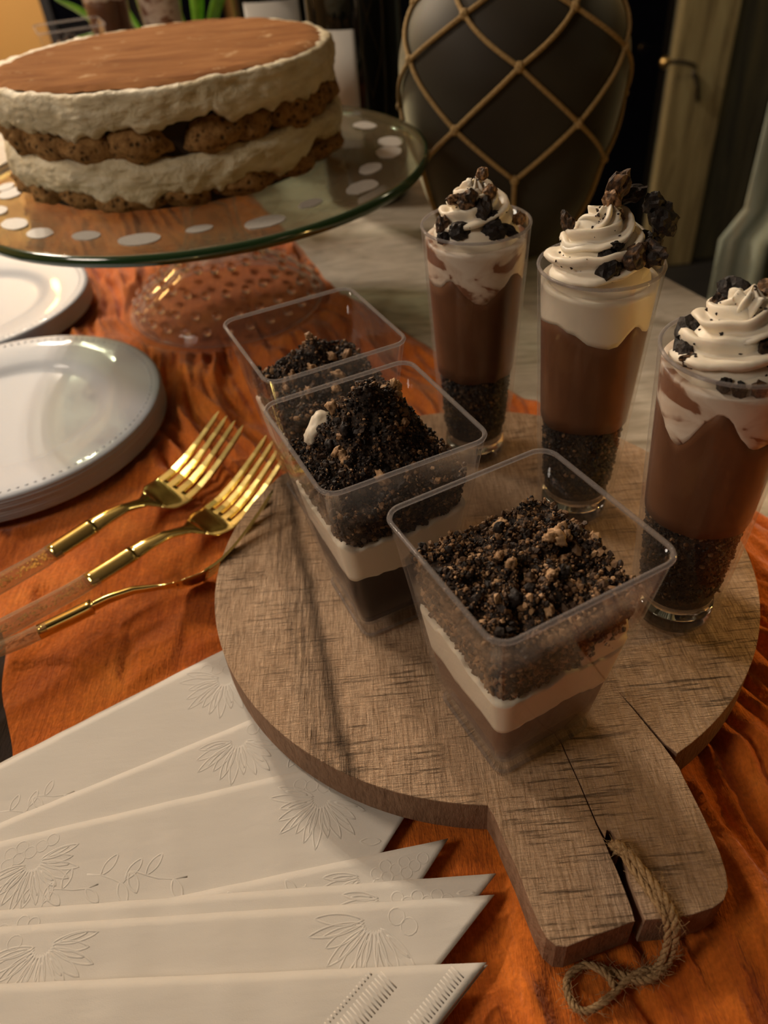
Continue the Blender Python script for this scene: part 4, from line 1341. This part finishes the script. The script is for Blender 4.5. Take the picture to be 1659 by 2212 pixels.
        b2.build('embossed_border', 'napkin_paper', t)['kind'] = 'stuff'
    return t
# order: lowest first; each next one lies on the fan nearer the camera
NZ = -0.0212
make_napkin('white napkin at the far edge of the fan, lowest, half hidden', (-0.1444, 0.1566), (-0.0655, 0.2000), NZ, 0.0009, 1)
_d = (Vector((-0.0655, 0.1990)) - Vector((-0.1444, 0.1556)))
def tip_of(L, R, ext):
    L, R = Vector(L), Vector(R)
    return R + (R - L).normalized() * ext
make_napkin('second white napkin from the far edge, flower embossed beside the board', (-0.1444, 0.1546), tip_of((-0.1444, 0.1546), (-0.0649, 0.1985), 0.055), NZ + 0.0010, 0.0009, 2, motifs=((0.0640, 0.013, -125, 1.25),), sprigs=((0.060, 0.031, -20, 1.2), (0.150, 0.02, -10, 1.2)))
make_napkin('white napkin running under the board left of the crack', (-0.1366, 0.1321), tip_of((-0.1366, 0.1321), (-0.0515, 0.1641), 0.05), NZ + 0.0020, 0.0009, 3, motifs=((0.0600, 0.006, -120, 1.25),), sprigs=((0.052, 0.024, -20, 1.3),))
make_napkin('broad white napkin whose corner slips beneath the board front', (-0.1339, 0.1251), (0.0180, 0.1485), NZ + 0.0030, 0.0009, 4, motifs=((0.0500, 0.012, -110, 1.2), (0.142, 0.010, -70, 1.1)), sprigs=((0.0430, 0.028, -70, 1.3), (0.125, 0.020, -10, 1.5), (0.148, 0.025, 10, 1.3)))
make_napkin('white napkin with the short corner nearest the board, above the dark gap', (-0.0708, 0.1020), (0.0100, 0.1114), NZ + 0.0040, 0.0009, 5, motifs=((0.0270, 0.006, 180, 1.0),), sprigs=((0.045, 0.006, 180, 1.2),))
make_napkin('white napkin with a pineapple lattice, third from the near edge', (-0.1259, 0.1022), (0.0226, 0.0990), NZ + 0.0050, 0.0010, 6, motifs=((0.0330, 0.005, 180, 1.0), (0.150, 0.004, 200, 1.0)))
make_napkin('white napkin with a pressed fan flower, second from the near edge', (-0.1238, 0.0970), (0.0211, 0.0925), NZ + 0.0061, 0.0011, 7, motifs=((0.0350, 0.0050, -130, 1.35), (0.1300, 0.006, -70, 1.2)), sprigs=((0.012, 0.012, -120, 0.9),))
make_napkin('thick white napkin at the near edge with a ribbed border', (-0.1178, 0.0806), (0.0157, 0.0742), NZ + 0.0073, 0.0030, 8, border=True)

# ------------------------------------------------------------------ roped vase
VX, VY = 0.1145, 0.578
vs_ = thing('roped_vase', 'dark glass vase wrapped in a knotted rope net behind the glasses', 'vase', (VX, VY, TZ))
VP = [(-0.0225, 0.038), (-0.020, 0.0405), (0, 0.052), (0.02, 0.062), (0.05, 0.070), (0.08, 0.075), (0.105, 0.0765), (0.125, 0.071), (0.14, 0.060), (0.152, 0.046), (0.163, 0.031), (0.175, 0.024), (0.20, 0.0225), (0.215, 0.0245)]
def vr(z): return float(np.interp(z, [a for a, b in VP], [b for a, b in VP]))
zz_ = np.linspace(-0.0225, 0.215, 60)
sm = [sum(vr(z + d) for d in (-0.006, -0.003, 0, 0.003, 0.006)) / 5 for z in zz_]
prof = [(0.0005, 0.0)] + [(r, z - TZ) for r, z in zip(sm, zz_)] + [(sm[-1] - 0.004, 0.2375), (0.018, 0.22)]
v, f = lathe(prof, 96, False, False)
mesh('vase_body', v, f, 'vase_glass', vs_)
rows = [(-0.004, -38), (0.020, -38 + 30), (0.046, -8), (0.077, -38), (0.112, -8), (0.137, -38), (0.158, -8)]
def on_vase(z, deg, off=0.0018):
    a = R_(deg - 90); r = float(np.interp(z, zz_, sm)) + off
    return Vector((r * math.cos(a), r * math.sin(a), z - TZ))
ropes = MB()
zs_n = [0.046, 0.077, 0.112, 0.137, 0.158]
for fam in (1, -1):
    for k in range(6):
        start = -8 + 60 * k
        pts = []
        for i in range(len(zs_n) - 1):
            for q in range(8):
                t = q / 8
                pts.append(on_vase(zs_n[i] + (zs_n[i + 1] - zs_n[i]) * t, start + fam * 30 * (i + t)))
        pts.append(on_vase(zs_n[-1], start + fam * 30 * 4))
        v, f = tube(pts, 0.0015, 8)
        mesh('rope_strand', v, f, 'net_rope', vs_)
for k in range(6):
    pts = [on_vase(z, -8 + 60 * k) for z in np.linspace(0.046, -0.018, 12)]
    v, f = tube(pts, 0.0017, 8)
    mesh('rope_strand', v, f, 'net_rope', vs_)
v, f = lump(0.0029, 2, 0.2, 1.5, (1, 1, 1.15))
kn = None
for i, z in enumerate(zs_n):
    for k in range(6):
        p = on_vase(z, -8 + 30 * (i % 2) + 60 * k, 0.002)
        if kn is None:
            o = mesh('knot', v, f, 'net_rope', vs_); kn = o.data
        else:
            o = bpy.data.objects.new('knot', kn); COL.objects.link(o); o.parent = vs_
        o.location = p
pts = [on_vase(0.166, a, 0.001) for a in range(0, 360, 12)]
v, f = tube(pts, 0.003, 8, closed=True)
mesh('neck_rope', v, f, 'net_rope', vs_)

# ------------------------------------------------------------------ bottles
def bottle(label, x, y, a0, a1, z0, z1):
    t = thing('wine_bottle', label, 'bottle', (x, y, TZ), (0, 0, 0), 'dark bottles behind the cake')
    pf = [(0.0005, 0.004), (0.030, 0.0), (0.0365, 0.003), (0.0375, 0.008), (0.0375, 0.185), (0.036, 0.197), (0.029, 0.212), (0.019, 0.226), (0.0150, 0.240), (0.0140, 0.290), (0.0155, 0.292), (0.0155, 0.300), (0.0135, 0.302), (0.0005, 0.302)]
    v, f = lathe(pf, 64)
    mesh('bottle_body', v, f, 'bottle_glass', t)
    vs2, fs2 = [], []
    n_ = 24
    for j, z in enumerate((z0, z1)):
        for k in range(n_ + 1):
            a = R_(a0 + (a1 - a0) * k / n_)
            vs2.append((0.0379 * math.cos(a), 0.0379 * math.sin(a), z - TZ))
    for k in range(n_): fs2.append((k, k + 1, n_ + 2 + k, n_ + 1 + k))
    o = mesh('bottle_label', vs2, fs2, 'paper_label', t)
    md_ = o.modifiers.new('s', 'SOLIDIFY'); md_.thickness = 0.0003; md_.offset = 1
bottle('dark wine bottle with a plain pale label, nearest behind the cake', 0.014, 0.715, -200, -92, 0.035, 0.112)
bottle('dark wine bottle farther back, pale label top showing over the cake', -0.058, 0.86, -130, -48, 0.03, 0.117)

# ------------------------------------------------------------------ things behind the cake
rs_stand = thing('serving_riser', 'low round wooden riser holding desserts behind the cake', 'riser', (-0.185, 0.80, TZ + 0.003))
v, f = lathe([(0.0005, 0.046), (0.076, 0.046), (0.078, 0.048), (0.078, 0.0585), (0.076, 0.060), (0.0005, 0.060)], 64)
mesh('riser_top', v, f, 'board_side', rs_stand)
for k in range(3):
    a = R_(30 + 120 * k)
    v, f = lathe([(0.0005, 0.0), (0.010, 0.0), (0.007, 0.02), (0.010, 0.046), (0.0005, 0.046)], 20)
    o = mesh('leg', v, f, 'board_side', rs_stand); o.location = (0.055 * math.cos(a), 0.055 * math.sin(a), 0)
RT = TZ + 0.0635
GB = (-0.160, 0.845, RT); GB2 = (-0.205, 0.835, RT)
make_glass('shot glass standing behind the cake, the right one', GB, 'shot glasses behind the cake')
make_parfait('cream topped parfait in the right glass behind the cake', GB, 0.030, lambda a: 0.050, 2.0 and 41, (0.0152, 0.012, 2.2, 0.0066, 0.104), [c1[0], c1[5], c1[6]], 40, 'parfaits behind the cake')
make_glass('shot glass standing behind the cake, the left one', GB2, 'shot glasses behind the cake')
make_parfait('dark parfait in the left glass behind the cake', GB2, 0.030, lambda a: 0.088, 43, (0.0152, 0.012, 2.2, 0.0066, 0.104), [c1[1], c1[6]], 40, 'parfaits behind the cake')
CB = (-0.226, 0.775, RT)
make_cup('clear square cup behind the left side of the cake', CB, R_(20))
make_cup_dessert('crumb dessert in the square cup behind the cake', CB, R_(20), 0.030, 0.046, 0.060, m1, 31, 'dark_pudding', 0.5)

# leafy plant
pl = thing('potted_plant', 'bright green leafy plant in a dark pot behind the cake', 'plant', (-0.20, 1.0, TZ))
v, f = lathe([(0.0005, 0.0), (0.038, 0.0), (0.050, 0.075), (0.053, 0.078), (0.053, 0.085), (0.047, 0.085), (0.045, 0.072), (0.0005, 0.070)], 40)
mesh('plant_pot', v, f, 'burnt_wood', pl)
def leaf(base, tip, wd, up):
    b, t_ = Vector(base), Vector(tip)
    mid = (b + t_) / 2 + Vector((0, 0, up))
    P = spline([b, mid, t_], 8)
    vs3, fs3 = [], []
    d = (t_ - b).normalized(); side = d.cross(Vector((0, 0.6, 0.8))).normalized()
    n_ = len(P)
    for i, p in enumerate(P):
        s = i / (n_ - 1)
        w_ = wd * (math.sin(PI * min(1, s * 0.9 + 0.08)) ** 0.7)
        vs3 += [p - side * w_, p + Vector((0, 0, -w_ * 0.25)), p + side * w_]
    for i in range(n_ - 1):
        for k in range(2):
            a = i * 3 + k
            fs3.append((a, a + 1, a + 4, a + 3))
    o = mesh('leaf', vs3, fs3, 'leaf', pl)
    md_ = o.modifiers.new('s', 'SOLIDIFY'); md_.thickness = 0.0008
LV = [((-0.035, 0, 0.075), (-0.098, 0.0, 0.140), 0.006), ((-0.03, 0, 0.075), (-0.06, -0.02, 0.125), 0.006), ((0.035, 0, 0.08), (0.020, -0.01, 0.135), 0.006), ((0.045, 0, 0.085), (0.066, 0.0, 0.185), 0.008),
      ((0.05, 0, 0.08), (0.100, 0.0, 0.150), 0.006), ((0.0, 0, 0.08), (-0.02, 0.02, 0.17), 0.007), ((0.02, 0.01, 0.08), (0.03, 0.03, 0.16), 0.007), ((-0.01, 0.02, 0.08), (-0.07, 0.04, 0.16), 0.007), ((0.05, 0.01, 0.08), (0.12, 0.03, 0.17), 0.006), ((0.0, -0.02, 0.08), (-0.09, -0.03, 0.105), 0.006)]
for b_, t_, wd in LV: leaf(b_, t_, wd, 0.012)

# ------------------------------------------------------------------ candles
def candle(label, x, y, h, flame, power):
    t = thing('votive_candle', label, 'candle', (x, y, TZ))
    v, f = lathe([(0.0005, 0.0), (0.018, 0.0), (0.0185, 0.002), (0.0185, h - 0.001), (0.0175, h), (0.0005, h - 0.001)], 40)
    mesh('wax_body', v, f, 'wax', t)
    v, f = tube([(0, 0, h - 0.001), (0.0004, 0, h + 0.004)], 0.0005, 6)
    mesh('wick', v, f, 'burnt_wood', t)
    v, f = lathe([(0.0002, h + 0.002), (0.0030, h + 0.005), (0.0040, h + 0.009), (0.0032, h + 0.015), (0.0014, h + 0.021), (0.0002, h + 0.025)], 20)
    mesh('flame', v, f, flame, t)
    if power:
        d_ = bpy.data.lights.new('candle_light', 'POINT'); d_.energy = power; d_.color = (1.0, 0.58, 0.18); d_.shadow_soft_size = 0.006
        o = bpy.data.objects.new('candle_light', d_); COL.objects.link(o); o.location = (0, 0, h + 0.03); o.parent = t
candle('lit votive candle beyond the left edge of the cake', -0.308, 0.70, 0.050, 'flame_dim', 0.12)
candle('lit votive candle standing alone to the right of the board', 0.235, 0.185, 0.060, 'flame', 0.20)

# ------------------------------------------------------------------ hanging lamp, left and behind
lp = thing('chandelier', 'small hanging lamp with a ring of clear bulbs', 'lamp', (-0.92, 2.15, 1.10))
lm = MB()
ringp = [(0.10 * math.cos(2 * PI * k / 40), 0.10 * math.sin(2 * PI * k / 40), 0.05) for k in range(40)]
lm.add(*tube(ringp, 0.004, 8, closed=True))
lm.add(*tube([(0, 0, 0.05), (0, 0, 0.65)], 0.004, 8))
for k in range(3):
    a = 2 * PI * k / 3
    lm.add(*tube([(0.10 * math.cos(a), 0.10 * math.sin(a), 0.05), (0, 0, 0.12)], 0.003, 6))
lm.build('lamp_frame', 'metal_dark', lp)
for k in range(6):
    a = 2 * PI * k / 6 + 0.3
    o = mesh('bulb', *lump(0.010, 1, 0.0), 'lamp_bulb', lp)
    o.location = (0.10 * math.cos(a), 0.10 * math.sin(a), 0.03)
